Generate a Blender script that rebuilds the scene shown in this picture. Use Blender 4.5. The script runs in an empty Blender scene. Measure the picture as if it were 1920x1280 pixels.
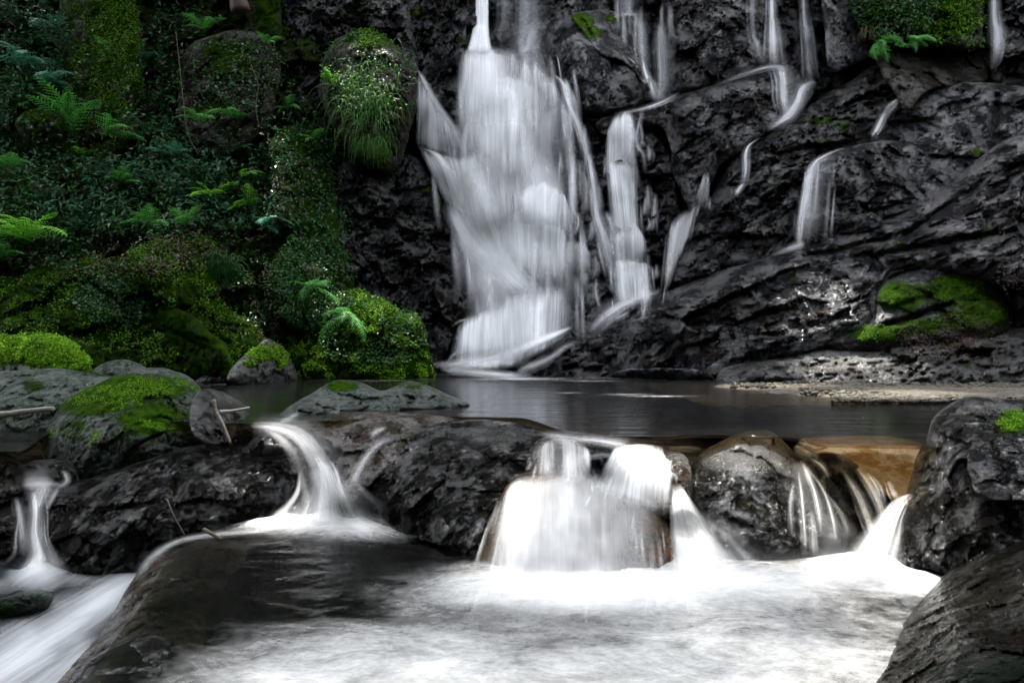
import bpy, math, random
import numpy as np
random.seed(5)
RNG = np.random.default_rng(11)
SC = bpy.context.scene
COL = SC.collection

# ------------------------------------------------------------------ camera, sky, sun, exposure
F = 1280.0            # focal length in photo pixels (1920 wide)
HZ = 650.0            # photo row of the horizon
EYE = 0.42            # eye height above the upper pool
cam_d = bpy.data.cameras.new('camera'); cam = bpy.data.objects.new('camera', cam_d); COL.objects.link(cam)
cam.location = (0, 0, EYE); cam.rotation_euler = (math.radians(90), 0, 0)
cam_d.sensor_width = 36.0; cam_d.lens = 24.0; cam_d.shift_y = 10.0 / 1920.0
cam_d.clip_start = 0.05; cam_d.clip_end = 500
SC.camera = cam
SUN_EL, SUN_AZ = 70.0, -14.0      # azimuth from +Y towards +X
el, az = math.radians(SUN_EL), math.radians(SUN_AZ)
SDIR = np.array([math.sin(az) * math.cos(el), math.cos(az) * math.cos(el), math.sin(el)])
w = bpy.data.worlds.new('World'); SC.world = w; w.use_nodes = True
nt = w.node_tree; bg = nt.nodes['Background']
sky = nt.nodes.new('ShaderNodeTexSky'); sky.sky_type = 'NISHITA'; sky.sun_disc = False
sky.sun_elevation = el; sky.sun_rotation = az
hs = nt.nodes.new('ShaderNodeHueSaturation'); hs.inputs['Saturation'].default_value = 0.22
nt.links.new(sky.outputs[0], hs.inputs['Color']); nt.links.new(hs.outputs[0], bg.inputs['Color'])
bg.inputs['Strength'].default_value = 0.15
sd = bpy.data.lights.new('sun', 'SUN'); sd.energy = 2.0; sd.angle = math.radians(0.5); sd.color = (1.0, 0.95, 0.86)
sun = bpy.data.objects.new('sun', sd); COL.objects.link(sun)
from mathutils import Vector
sun.rotation_euler = Vector(SDIR).to_track_quat('Z', 'Y').to_euler(); sun.location = tuple(SDIR * 40)
SC.view_settings.view_transform = 'Standard'; SC.view_settings.look = 'None'
SC.view_settings.exposure = 3.05; SC.view_settings.gamma = 1.0
SC.cycles.transparent_max_bounces = 28; SC.cycles.max_bounces = 7
SC.cycles.diffuse_bounces = 3; SC.cycles.glossy_bounces = 3; SC.cycles.sample_clamp_indirect = 4

# ------------------------------------------------------------------ helpers
def P(px, py, d):
    px, py, d = np.broadcast_arrays(np.asarray(px, float), np.asarray(py, float), np.asarray(d, float))
    return np.stack([(px - 960) / F * d, d, EYE + (HZ - py) / F * d], -1)
def dz(py, z):                       # depth of the level z seen at row py
    return (EYE - z) * F / (np.asarray(py, float) - HZ)

def hsh(ix, iy, iz, s):
    h = (ix.astype(np.int64) * 374761393 + iy.astype(np.int64) * 668265263 + iz.astype(np.int64) * 2147483647 + s * 974711) & 0xffffffff
    h = ((h ^ (h >> 13)) * 1274126177) & 0xffffffff
    h = ((h ^ (h >> 16)) * 2246822519) & 0xffffffff
    return ((h ^ (h >> 15)) & 0xffffff) / 16777216.0
def vnoise(p, s=0):
    i = np.floor(p).astype(np.int64); f = p - i; f = f * f * (3 - 2 * f); r = 0
    for a in (0, 1):
        for b in (0, 1):
            for c in (0, 1):
                wt = (f[..., 0] if a else 1 - f[..., 0]) * (f[..., 1] if b else 1 - f[..., 1]) * (f[..., 2] if c else 1 - f[..., 2])
                r = r + wt * hsh(i[..., 0] + a, i[..., 1] + b, i[..., 2] + c, s)
    return r * 2 - 1
def fbm(p, o=4, s=0, g=.5):
    r = 0; a = 1; t = 0
    for k in range(o):
        r = r + a * vnoise(p * 2 ** k + 17.3 * k, s + k); t += a; a *= g
    return r / t
def facet(p, s=0, tilt=.9):
    """blocky rock: each Worley cell is its own tilted face; returns height and a crack mask"""
    i = np.floor(p).astype(np.int64)
    f1 = np.full(p.shape[:-1], 9.); f2 = f1.copy(); h = np.zeros(p.shape[:-1])
    for a in (-1, 0, 1):
        for b in (-1, 0, 1):
            for c in (-1, 0, 1):
                cx, cy, cz = i[..., 0] + a, i[..., 1] + b, i[..., 2] + c
                q = [cx + hsh(cx, cy, cz, s), cy + hsh(cx, cy, cz, s + 1), cz + hsh(cx, cy, cz, s + 2)]
                dx, dy, dzz = p[..., 0] - q[0], p[..., 1] - q[1], p[..., 2] - q[2]
                d = dx * dx + dy * dy + dzz * dzz
                hh = (hsh(cx, cy, cz, s + 3) - .5) + tilt * (dx * (hsh(cx, cy, cz, s + 4) - .5) * 2 + dzz * (hsh(cx, cy, cz, s + 5) - .5) * 2)
                m = d < f1
                f2 = np.where(m, f1, np.minimum(f2, d)); h = np.where(m, hh, h); f1 = np.where(m, d, f1)
    return h, np.exp(-(np.sqrt(f2) - np.sqrt(f1)) / .06)

def tps(ctrl):
    c = np.array(ctrl, float); n = len(c)
    if n == 1: return lambda x, y: np.full(np.shape(x), c[0, 2])
    X = c[:, :2] / 500.0
    def K(r2): return .5 * r2 * np.log(r2 + 1e-9)
    if n < 4:
        A = np.c_[np.ones(n), X]; s = np.linalg.lstsq(A, c[:, 2], rcond=None)[0]
        return lambda x, y: s[0] + s[1] * x / 500 + s[2] * y / 500
    r2 = ((X[:, None] - X[None]) ** 2).sum(-1)
    A = np.zeros((n + 3, n + 3)); A[:n, :n] = K(r2) + np.eye(n) * .02; A[:n, n] = 1; A[:n, n + 1:] = X; A[n, :n] = 1; A[n + 1:, :n] = X.T
    s = np.linalg.solve(A, np.r_[c[:, 2], 0, 0, 0]); lo, hi = c[:, 2].min() - .5, c[:, 2].max() + .5
    def f(x, y):
        x = np.asarray(x) / 500.; y = np.asarray(y) / 500.
        r = s[n] + s[n + 1] * x + s[n + 2] * y
        for k in range(n): r = r + s[k] * K((x - X[k, 0]) ** 2 + (y - X[k, 1]) ** 2)
        return np.clip(r, lo, hi)
    return f

def mesh_obj(name, V, faces, mat, parent=None, attrs=None, uv=None, smooth=True, origin=None):
    """faces: list of int arrays (n,3) / (n,4)"""
    V = np.asarray(V, float)
    if origin is None: origin = np.array([(V[:, 0].min() + V[:, 0].max()) / 2, (V[:, 1].min() + V[:, 1].max()) / 2, V[:, 2].min()])
    origin = np.asarray(origin, float)
    me = bpy.data.meshes.new(name)
    me.vertices.add(len(V)); me.vertices.foreach_set('co', (V - origin).astype(np.float32).ravel())
    fl = [np.asarray(f, np.int32) for f in faces if len(f)]
    loops = np.concatenate([f.ravel() for f in fl]); tot = np.concatenate([np.full(len(f), f.shape[1], np.int32) for f in fl])
    me.loops.add(len(loops)); me.loops.foreach_set('vertex_index', loops)
    me.polygons.add(len(tot)); me.polygons.foreach_set('loop_start', np.r_[0, np.cumsum(tot)[:-1]].astype(np.int32))
    me.update(calc_edges=True); me.validate()
    me.polygons.foreach_set('use_smooth', np.full(len(me.polygons), smooth))
    for k, v in (attrs or {}).items():
        a = me.attributes.new(k, 'FLOAT', 'POINT'); a.data.foreach_set('value', np.asarray(v, np.float32))
    if uv is not None:
        l = me.uv_layers.new(name='UVMap'); l.data.foreach_set('uv', np.asarray(uv, np.float32)[loops].ravel())
    if mat: me.materials.append(mat)
    o = bpy.data.objects.new(name, me); COL.objects.link(o); o.location = tuple(origin)
    if parent is not None:
        o.parent = parent; o.location = tuple(origin - np.array(parent.location))
    return o
def tag(o, label=None, cat=None, group=None, kind=None):
    if label: o['label'] = label
    if cat: o['category'] = cat
    if group: o['group'] = group
    if kind: o['kind'] = kind
    return o
def empty(name, loc):
    o = bpy.data.objects.new(name, None); o.empty_display_size = .1; COL.objects.link(o); o.location = tuple(float(v) for v in loc); return o

# ------------------------------------------------------------------ materials
def new_mat(name):
    m = bpy.data.materials.new(name); m.use_nodes = True; n = m.node_tree; n.nodes.clear()
    return m, n, (lambda t, **k: mk(n, t, **k))
def mk(n, t, **k):
    x = n.nodes.new(t)
    for a, b in k.items(): setattr(x, a, b)
    return x
def lk(n, a, b): n.links.new(a, b)
def mth(n, op, a, b=None, c=None, clamp=False):
    x = n.nodes.new('ShaderNodeMath'); x.operation = op; x.use_clamp = clamp
    for i, v in enumerate((a, b, c)):
        if v is None: continue
        if isinstance(v, (int, float)): x.inputs[i].default_value = v
        else: n.links.new(v, x.inputs[i])
    return x.outputs[0]
def mixc(n, f, a, b, typ='MIX'):
    x = n.nodes.new('ShaderNodeMix'); x.data_type = 'RGBA'; x.blend_type = typ
    if isinstance(f, (int, float)): x.inputs[0].default_value = f
    else: n.links.new(f, x.inputs[0])
    for i, v in ((6, a), (7, b)):
        if isinstance(v, (tuple, list)): x.inputs[i].default_value = (*v, 1)
        else: n.links.new(v, x.inputs[i])
    return x.outputs[2]
def ramp(n, v, lo, hi, a=0., b=1.):
    x = n.nodes.new('ShaderNodeMapRange'); x.interpolation_type = 'SMOOTHSTEP'
    n.links.new(v, x.inputs[0])
    for i, q in enumerate((lo, hi, a, b)): x.inputs[i + 1].default_value = q
    return x.outputs[0]
def noise(n, vec, sc, det=6, rough=.6, dist=0.):
    x = n.nodes.new('ShaderNodeTexNoise'); x.inputs['Scale'].default_value = sc; x.inputs['Detail'].default_value = det
    x.inputs['Roughness'].default_value = rough; x.inputs['Distortion'].default_value = dist; n.links.new(vec, x.inputs['Vector']); return x.outputs['Fac']
def attr(n, a):
    x = n.nodes.new('ShaderNodeAttribute'); x.attribute_name = a; return x.outputs['Fac']

def rock_mat(name, c1, c2, r0=.18, r1=.55, k=1.0, m1=(.03, .07, .006), m2=(.10, .20, .012), lichen=0., bump=1.0, spec=.5, stain=None, fw=.26, coat=.30, vw=.5):
    m, n, N = new_mat(name)
    tc = N('ShaderNodeTexCoord').outputs['Object']
    big = noise(n, tc, 1.3 * k, 5, .6); mid = noise(n, tc, 7 * k, 8, .68, .4); fine = noise(n, tc, 45 * k, 8, .75); grit = noise(n, tc, 160 * k, 4, .7)
    vor = N('ShaderNodeTexVoronoi', feature='DISTANCE_TO_EDGE'); vor.inputs['Scale'].default_value = 3.2 * k
    nv = N('ShaderNodeTexNoise'); nv.inputs['Scale'].default_value = 4 * k; nv.inputs['Detail'].default_value = 8; lk(n, tc, nv.inputs['Vector'])
    wv = N('ShaderNodeMixRGB'); wv.inputs[0].default_value = .25; lk(n, tc, wv.inputs[1]); lk(n, nv.outputs['Color'], wv.inputs[2]); lk(n, wv.outputs[0], vor.inputs['Vector'])
    crack = ramp(n, vor.outputs['Distance'], 0.0, .05)
    col = mixc(n, ramp(n, mid, .35, .65), c1, c2)
    col = mixc(n, ramp(n, big, .3, .7, 0, .55), col, tuple(v * .5 for v in c1))
    col = mixc(n, ramp(n, fine, .42, .68), col, tuple(min(1, v * 1.2) for v in c2))
    if stain: col = mixc(n, ramp(n, noise(n, tc, 2.6 * k, 5, .6), .5, .68), col, stain)
    if lichen:
        lm = mth(n, 'MULTIPLY', ramp(n, mid, .47, .58), ramp(n, noise(n, tc, 34 * k, 8, .85), .46, .56)); lm = mth(n, 'MULTIPLY', lm, lichen)
        col = mixc(n, lm, col, (.085, .14, .085))
        lm2 = mth(n, 'MULTIPLY', ramp(n, noise(n, tc, 14 * k, 12, .88), .53, .58), lichen)
        col = mixc(n, lm2, col, (.21, .25, .22))
    sun_pale_mask = ramp(n, mth(n, 'ADD', attr(n, 'dry'), mth(n, 'MULTIPLY', mth(n, 'SUBTRACT', fine, .5), 2.0)), .35, .75)
    col = mixc(n, mth(n, 'MULTIPLY', sun_pale_mask, .85), col, mixc(n, ramp(n, fine, .4, .62), (.06, .058, .055), (.24, .23, .215)))  # pale rock tone that puts sunlight into the colour of lit tops
    at = attr(n, 'moss')
    mm = mth(n, 'ADD', at, mth(n, 'MULTIPLY', mth(n, 'SUBTRACT', noise(n, tc, 9 * k, 9, .78), .5), 2.2))
    mm = ramp(n, mm, .42, .68)
    mc = mixc(n, ramp(n, noise(n, tc, 5 * k, 6, .7), .35, .65), m1, m2)
    mc = mixc(n, ramp(n, noise(n, tc, 120 * k, 5, .8), .40, .66), tuple(v * .35 for v in m1), mc)
    col = mixc(n, mm, col, mc)
    ro = ramp(n, noise(n, tc, 3.5 * k, 6, .7), .35, .65, r0, r1)
    ro = mth(n, 'ADD', ro, mth(n, 'MULTIPLY', sun_pale_mask, .12))
    ro = mth(n, 'ADD', mth(n, 'MULTIPLY', ro, mth(n, 'SUBTRACT', 1, mm)), mth(n, 'MULTIPLY', mm, .9))
    def chip(sc):
        v_ = N('ShaderNodeTexVoronoi', feature='F1'); v_.inputs['Scale'].default_value = sc; v_.inputs['Randomness'].default_value = 1; lk(n, wv.outputs[0], v_.inputs['Vector'])
        w_ = N('ShaderNodeVectorMath', operation='DOT_PRODUCT'); lk(n, v_.outputs['Color'], w_.inputs[0]); w_.inputs[1].default_value = (.4, .35, .25)
        return mth(n, 'SUBTRACT', mth(n, 'MULTIPLY', w_.outputs['Value'], .45), mth(n, 'MULTIPLY', v_.outputs['Distance'], .55))
    chips = mth(n, 'ADD', mth(n, 'MULTIPLY', chip(6 * k), vw), mth(n, 'MULTIPLY', chip(17 * k), vw * .35))
    mid = mth(n, 'ADD', mth(n, 'MULTIPLY', mid, 1 - vw * .5), chips)
    hgt = mth(n, 'ADD', mth(n, 'MULTIPLY', mid, .8), mth(n, 'MULTIPLY', fine, fw))
    hgt = mth(n, 'ADD', hgt, mth(n, 'MULTIPLY', grit, .03)); hgt = mth(n, 'ADD', hgt, mth(n, 'MULTIPLY', crack, .05))
    mh = mth(n, 'MULTIPLY', noise(n, tc, 70 * k, 6, .8), .5)
    hgt = mth(n, 'ADD', mth(n, 'MULTIPLY', hgt, mth(n, 'SUBTRACT', 1.1, mm)), mth(n, 'MULTIPLY', mh, mm))
    b = N('ShaderNodeBump'); b.inputs['Strength'].default_value = .9; b.inputs['Distance'].default_value = .10 / k * bump; lk(n, hgt, b.inputs['Height'])
    p = N('ShaderNodeBsdfPrincipled'); lk(n, col, p.inputs['Base Color']); lk(n, ro, p.inputs['Roughness']); lk(n, b.outputs[0], p.inputs['Normal'])
    b2 = N('ShaderNodeBump'); b2.inputs['Strength'].default_value = .7; b2.inputs['Distance'].default_value = .03 / k * bump; lk(n, mth(n, 'ADD', mid, mth(n, 'MULTIPLY', fine, .5)), b2.inputs['Height'])
    lk(n, b2.outputs[0], p.inputs['Coat Normal']); p.inputs['Coat Roughness'].default_value = .12; p.inputs['Coat IOR'].default_value = 1.45
    lk(n, mth(n, 'MULTIPLY', ramp(n, mth(n, 'ADD', mth(n, 'MULTIPLY', noise(n, tc, 2.2 * k, 4, .6), .6), mth(n, 'MULTIPLY', noise(n, tc, 11 * k, 5, .7), .4)), .49, .56, 0, coat), mth(n, 'SUBTRACT', 1, mm)), p.inputs['Coat Weight'])
    sp = ramp(n, mth(n, 'ADD', mth(n, 'MULTIPLY', noise(n, tc, 2.2 * k, 4, .6), .6), mth(n, 'MULTIPLY', noise(n, tc, 11 * k, 5, .7), .4)), .45, .56, spec * .12, spec * 1.1)
    lk(n, mth(n, 'MULTIPLY', sp, ramp(n, mm, 0, 1, 1, .1)), p.inputs['Specular IOR Level'])
    o = N('ShaderNodeOutputMaterial'); lk(n, p.outputs[0], o.inputs['Surface']); return m

def leaf_mat(name, c1, c2, rough=.45, trans=.35):
    m, n, N = new_mat(name); t = attr(n, 'tint')
    col = mixc(n, t, c1, c2)
    p = N('ShaderNodeBsdfPrincipled'); p.inputs['Roughness'].default_value = rough; p.inputs['Specular IOR Level'].default_value = .3; lk(n, col, p.inputs['Base Color'])
    tr = N('ShaderNodeBsdfTranslucent'); lk(n, col, tr.inputs['Color'])
    mx = N('ShaderNodeMixShader'); mx.inputs[0].default_value = trans; lk(n, p.outputs[0], mx.inputs[1]); lk(n, tr.outputs[0], mx.inputs[2])
    o = N('ShaderNodeOutputMaterial'); lk(n, mx.outputs[0], o.inputs['Surface']); return m

def fall_mat(name, fu=45., fv=.8, soft=.42, col=(.90, .91, .94)):
    """silky falling water: white aerated water whose cover follows streaks along the flow"""
    m, n, N = new_mat(name)
    uv = N('ShaderNodeUVMap').outputs[0]
    def streak(a, b, det):
        mp = N('ShaderNodeMapping'); mp.inputs['Scale'].default_value = (a, b, 1); lk(n, uv, mp.inputs['Vector'])
        return noise(n, mp.outputs[0], 1.0, det, .55, .15)
    s1 = streak(fu * .22, fv * .5, 3); s2 = streak(fu, fv, 5)
    s = mth(n, 'ADD', mth(n, 'MULTIPLY', s1, .5), mth(n, 'MULTIPLY', s2, .5))
    s = ramp(n, s, .34, .66)
    d = attr(n, 'dens')
    big = ramp(n, streak(fu * .07, fv * .9, 3), .36, .64)
    a = mth(n, 'MULTIPLY', d, mth(n, 'SUBTRACT', 1.28, mth(n, 'MULTIPLY', mth(n, 'SUBTRACT', 1, s), soft * 1.5)))
    a = mth(n, 'MULTIPLY', a, mth(n, 'ADD', .68, mth(n, 'MULTIPLY', big, .36))); a = mth(n, 'MINIMUM', a, .97)
    ge = N('ShaderNodeNewGeometry'); vm = N('ShaderNodeVectorMath', operation='ADD'); lk(n, ge.outputs['Normal'], vm.inputs[0]); vm.inputs[1].default_value = (0, 0, 1.3)
    vn = N('ShaderNodeVectorMath', operation='NORMALIZE'); lk(n, vm.outputs[0], vn.inputs[0])      # aerated water scatters the light that falls on it from above
    di = N('ShaderNodeBsdfDiffuse'); di.inputs['Color'].default_value = (*col, 1); lk(n, vn.outputs[0], di.inputs['Normal'])
    tl = N('ShaderNodeBsdfTranslucent'); tl.inputs['Color'].default_value = (*col, 1)
    mx = N('ShaderNodeMixShader'); mx.inputs[0].default_value = .25; lk(n, di.outputs[0], mx.inputs[1]); lk(n, tl.outputs[0], mx.inputs[2])
    tp = N('ShaderNodeBsdfTransparent')
    m2 = N('ShaderNodeMixShader'); lk(n, a, m2.inputs[0]); lk(n, tp.outputs[0], m2.inputs[1]); lk(n, mx.outputs[0], m2.inputs[2])
    o = N('ShaderNodeOutputMaterial'); lk(n, m2.outputs[0], o.inputs['Surface']); return m

def pool_mat(name, tint, rough, bump, foamscale=(14, 14, 14), foamcol=(.85, .86, .86), bs=(3, 9, 1), speck=.0, blot=.5):
    m, n, N = new_mat(name)
    tc = N('ShaderNodeTexCoord').outputs['Object']
    mp = N('ShaderNodeMapping'); mp.inputs['Scale'].default_value = bs; lk(n, tc, mp.inputs['Vector'])
    h = noise(n, mp.outputs[0], 1.0, 4, .55)
    b = N('ShaderNodeBump'); b.inputs['Strength'].default_value = .6; b.inputs['Distance'].default_value = bump; lk(n, h, b.inputs['Height'])
    gl = N('ShaderNodeBsdfGlossy'); gl.inputs['Roughness'].default_value = rough; lk(n, b.outputs[0], gl.inputs['Normal'])
    tp = N('ShaderNodeBsdfTransparent'); tp.inputs['Color'].default_value = (*tint, 1)
    fr = N('ShaderNodeFresnel'); fr.inputs['IOR'].default_value = 1.33; lk(n, b.outputs[0], fr.inputs['Normal'])
    w = N('ShaderNodeMixShader'); lk(n, fr.outputs[0], w.inputs[0]); lk(n, tp.outputs[0], w.inputs[1]); lk(n, gl.outputs[0], w.inputs[2])
    mf = N('ShaderNodeMapping'); mf.inputs['Scale'].default_value = foamscale; lk(n, tc, mf.inputs['Vector'])
    f1 = noise(n, mf.outputs[0], 1, 8, .7, .8); f2 = noise(n, mf.outputs[0], 9, 5, .8)
    dn = attr(n, 'dens'); fd = mth(n, 'ADD', dn, mth(n, 'MULTIPLY', mth(n, 'SUBTRACT', f1, .5), blot))
    fd = mth(n, 'ADD', fd, mth(n, 'MULTIPLY', mth(n, 'SUBTRACT', f2, .5), speck))
    fm = mth(n, 'MULTIPLY', ramp(n, fd, .02, 1.05), ramp(n, dn, .0, .2)); fm = mth(n, 'MULTIPLY', fm, .93)
    di = N('ShaderNodeBsdfDiffuse'); di.inputs['Color'].default_value = (*foamcol, 1)
    o2 = N('ShaderNodeMixShader'); lk(n, fm, o2.inputs[0]); lk(n, w.outputs[0], o2.inputs[1]); lk(n, di.outputs[0], o2.inputs[2])
    o = N('ShaderNodeOutputMaterial'); lk(n, o2.outputs[0], o.inputs['Surface']); return m

M = {}
M['wet'] = rock_mat('wet black rock', (.003, .003, .0038), (.009, .009, .012), .05, .26, 1.3, bump=1.9, spec=.85, coat=.5, stain=(.010, .006, .004))
M['wetsm'] = rock_mat('smooth wet rock', (.003, .003, .0038), (.009, .009, .012), .05, .24, 1.3, bump=1.6, spec=.85, coat=.5)
M['grey'] = rock_mat('damp grey rock', (.008, .008, .0095), (.022, .022, .026), .2, .5, 1.3, bump=1.2, spec=.7)
M['mossy'] = rock_mat('mossy rock', (.006, .006, .004), (.020, .016, .011), .5, .8, 1.2, (.010, .032, .0015), (.055, .135, .003), bump=1.4, spec=.25, coat=.15, vw=.2)
M['shore'] = rock_mat('shore rock', (.016, .015, .015), (.045, .043, .041), .2, .5, 1.3, bump=1.5, spec=.8)
M['near_wet'] = rock_mat('near wet rock', (.0025, .0025, .0024), (.008, .0075, .0065), .05, .22, 3.4, stain=(.010, .008, .003), bump=2.2, spec=.9, fw=.85, vw=.3, coat=.5)
M['corner'] = rock_mat('speckled corner rock', (.003, .003, .002), (.012, .010, .006), .08, .25, 2.8, (.008, .012, .009), (.034, .048, .036), bump=3.0, spec=.4, fw=1.0, vw=.2, coat=.15)
M['near_brown'] = rock_mat('brown algae rock', (.007, .006, .004), (.030, .020, .009), .14, .38, 3.4, stain=(.045, .020, .006), bump=1.5, spec=.8)
M['amber'] = rock_mat('amber rock', (.012, .009, .005), (.06, .040, .018), .15, .4, 3.4, stain=(.12, .045, .014), fw=.5, vw=.2)
M['sand'] = rock_mat('amber sand slab', (.045, .026, .008), (.11, .066, .022), .3, .5, 3.4, bump=.4)
M['lichen'] = rock_mat('lichen boulder', (.014, .016, .015), (.055, .062, .058), .45, .8, 3.2, (.020, .06, .002), (.085, .20, .004), .8, spec=.4, bump=1.7, coat=.1, fw=.6, vw=.15)
M['lichen2'] = rock_mat('green grey boulder', (.014, .022, .017), (.045, .062, .048), .45, .75, 2.6, (.014, .045, .003), (.05, .13, .005), .85, spec=.4, bump=1.9, coat=.1, fw=.6, vw=.15)
M['bright'] = rock_mat('bright moss rock', (.02, .024, .02), (.045, .052, .045), .5, .8, 2.2, (.035, .10, .002), (.14, .32, .005), .4, spec=.3, bump=1.6)
M['cliff'] = M['wet']

# ------------------------------------------------------------------ rocks: one closed body each
ZX0, ZY0, ZW, ZH = -900, -700, 3800, 2300
ZB = np.full((ZH, ZW), 60., np.float32)
def chaikin(p, n=2):
    for _ in range(n):
        q = np.roll(p, -1, 0); p = np.stack([.75 * p + .25 * q, .25 * p + .75 * q], 1).reshape(-1, 2)
    return p
def rock(name, label, cat, poly, ctrl, mat='wet', edge=.3, thick=1.2, amp=.12, fs=.55, step=3, moss=(), bumps=(), back=False,
         rot=0., strata=1., wob=5., seed=None, kind=None, group=None, dry=(), mbase=None, fine=1., zb=True, creases=()):  # dry: ellipses of pale tone, mostly painted where sun strikes the rock
    if mat in ('wet', 'grey', 'shore') : amp *= 1.25; fs *= .9
    seed = seed or (abs(hash_str(label or name)) % 900)
    poly = chaikin(np.array(poly, float)); m = len(poly)
    if mat == 'mossy' and wob == 5.: wob = 11.
    t = np.arange(m) / 1.0
    pw = np.c_[poly / 45., np.full(m, seed * 1.7)]
    poly = poly + wob * np.c_[fbm(pw, 3, seed), fbm(pw + 50, 3, seed + 9)]
    x0, y0 = np.floor(poly.min(0) / step).astype(int) - 1; x1, y1 = np.ceil(poly.max(0) / step).astype(int) + 2
    gx, gy = np.meshgrid(np.arange(x0, x1) * step, np.arange(y0, y1) * step); H, W = gx.shape
    X = gx.ravel().astype(float); Y = gy.ravel().astype(float)
    ins = np.zeros(len(X), bool); best = np.full(len(X), 1e9); bx = X.copy(); by = Y.copy()
    for k in range(m):
        ax, ay = poly[k]; cx, cy = poly[(k + 1) % m]
        if ay != cy:
            cr = ((ay > Y) != (cy > Y)) & (X < (cx - ax) * (Y - ay) / (cy - ay) + ax); ins ^= cr
        L = (cx - ax) ** 2 + (cy - ay) ** 2 + 1e-9
        u = np.clip(((X - ax) * (cx - ax) + (Y - ay) * (cy - ay)) / L, 0, 1)
        qx, qy = ax + u * (cx - ax), ay + u * (cy - ay); dd = (X - qx) ** 2 + (Y - qy) ** 2
        s = dd < best; best = np.where(s, dd, best); bx = np.where(s, qx, bx); by = np.where(s, qy, by)
    insg = ins.reshape(H, W)
    cell = insg[:-1, :-1] | insg[1:, :-1] | insg[:-1, 1:] | insg[1:, 1:]
    idx = np.arange(H * W).reshape(H, W)
    q = np.stack([idx[:-1, :-1][cell], idx[1:, :-1][cell], idx[1:, 1:][cell], idx[:-1, 1:][cell]], -1)
    dist = np.where(ins, np.sqrt(best), 0)
    X = np.where(ins, X, bx); Y = np.where(ins, Y, by)
    used = np.unique(q); mp = -np.ones(H * W, int); mp[used] = np.arange(len(used)); q = mp[q]
    X, Y, dist = X[used], Y[used], dist[used]
    D0 = tps(ctrl)(X, Y)
    for (bx_, by_, rx, ry, h) in bumps:
        r = ((X - bx_) / rx) ** 2 + ((Y - by_) / ry) ** 2
        D0 = D0 - h * np.sqrt(np.clip(1 - r, 0, 1))
    dm = dist / F * D0; tt = np.clip(dm / edge, 0, 1); prof = np.sqrt(1 - (1 - tt) ** 2)
    D = D0 + edge * (1 - prof) * .9
    p = P(X, Y, D0)
    c, s_ = math.cos(math.radians(rot)), math.sin(math.radians(rot))
    pr = np.stack([(p[:, 0] * c + p[:, 2] * s_) / strata, p[:, 1], -p[:, 0] * s_ + p[:, 2] * c], -1)
    pr = pr + .22 * fs * np.stack([fbm(pr / fs * .9 + 9, 3, seed), fbm(pr / fs * .9 + 31, 3, seed + 1), fbm(pr / fs * .9 + 57, 3, seed + 2)], -1)
    h1, c1 = facet(pr / fs + seed * 3.1, seed); h2, c2 = facet(pr / (fs * .37) + seed * 1.3, seed + 20)
    h3, c3 = facet(pr / (fs * .15) + seed * .7, seed + 40)
    hh = amp * (1.0 * h1 + .42 * h2 + .26 * h3 * fine - .25 * c1 - .10 * c2) + amp * .5 * fbm(pr / fs * .7, 5, seed + 5) + amp * .10 * fbm(pr / fs * 9, 3, seed + 6)
    for (ax, ay, cx, cy, wd, dp) in creases:
        L = (cx - ax) ** 2 + (cy - ay) ** 2; u = np.clip(((X - ax) * (cx - ax) + (Y - ay) * (cy - ay)) / L, 0, 1)
        wx = 6 * fbm(np.c_[X / 40, Y / 40, X * 0], 3, seed)
        dd = np.hypot(X - ax - u * (cx - ax) + wx, Y - ay - u * (cy - ay) + wx); hh = hh - dp * np.exp(-(dd / wd) ** 2)
    fade = np.clip(dm / (amp * 1.2 + .01), 0, 1)
    D = D - hh * (.25 + .75 * fade)
    V = P(X, Y, D)
    ms = np.full(len(X), (.72 if name == 'mossy_boulder' else .60) if mat == 'mossy' else 0.) if mbase is None else np.full(len(X), mbase)
    for (mx_, my_, rx, ry, st) in moss:
        ms = np.maximum(ms, st * np.clip(1.35 - np.sqrt(((X - mx_) / rx) ** 2 + ((Y - my_) / ry) ** 2), 0, 1))
    sun_pale = np.zeros(len(X))
    for (mx_, my_, rx, ry, st) in dry: sun_pale = np.maximum(sun_pale, st * np.clip(1.35 - np.sqrt(((X - mx_) / rx) ** 2 + ((Y - my_) / ry) ** 2), 0, 1))
    mass = [q[:, ::-1]]
    # body behind the front
    e = np.concatenate([q[:, [0, 1]], q[:, [1, 2]], q[:, [2, 3]], q[:, [3, 0]]]); es = np.sort(e, 1)
    key = es[:, 0].astype(np.int64) * (len(V) + 1) + es[:, 1]; uq, inv, cnt = np.unique(key, return_inverse=True, return_counts=True)
    be = e[cnt[inv] == 1]; bv = np.unique(be)
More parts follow.
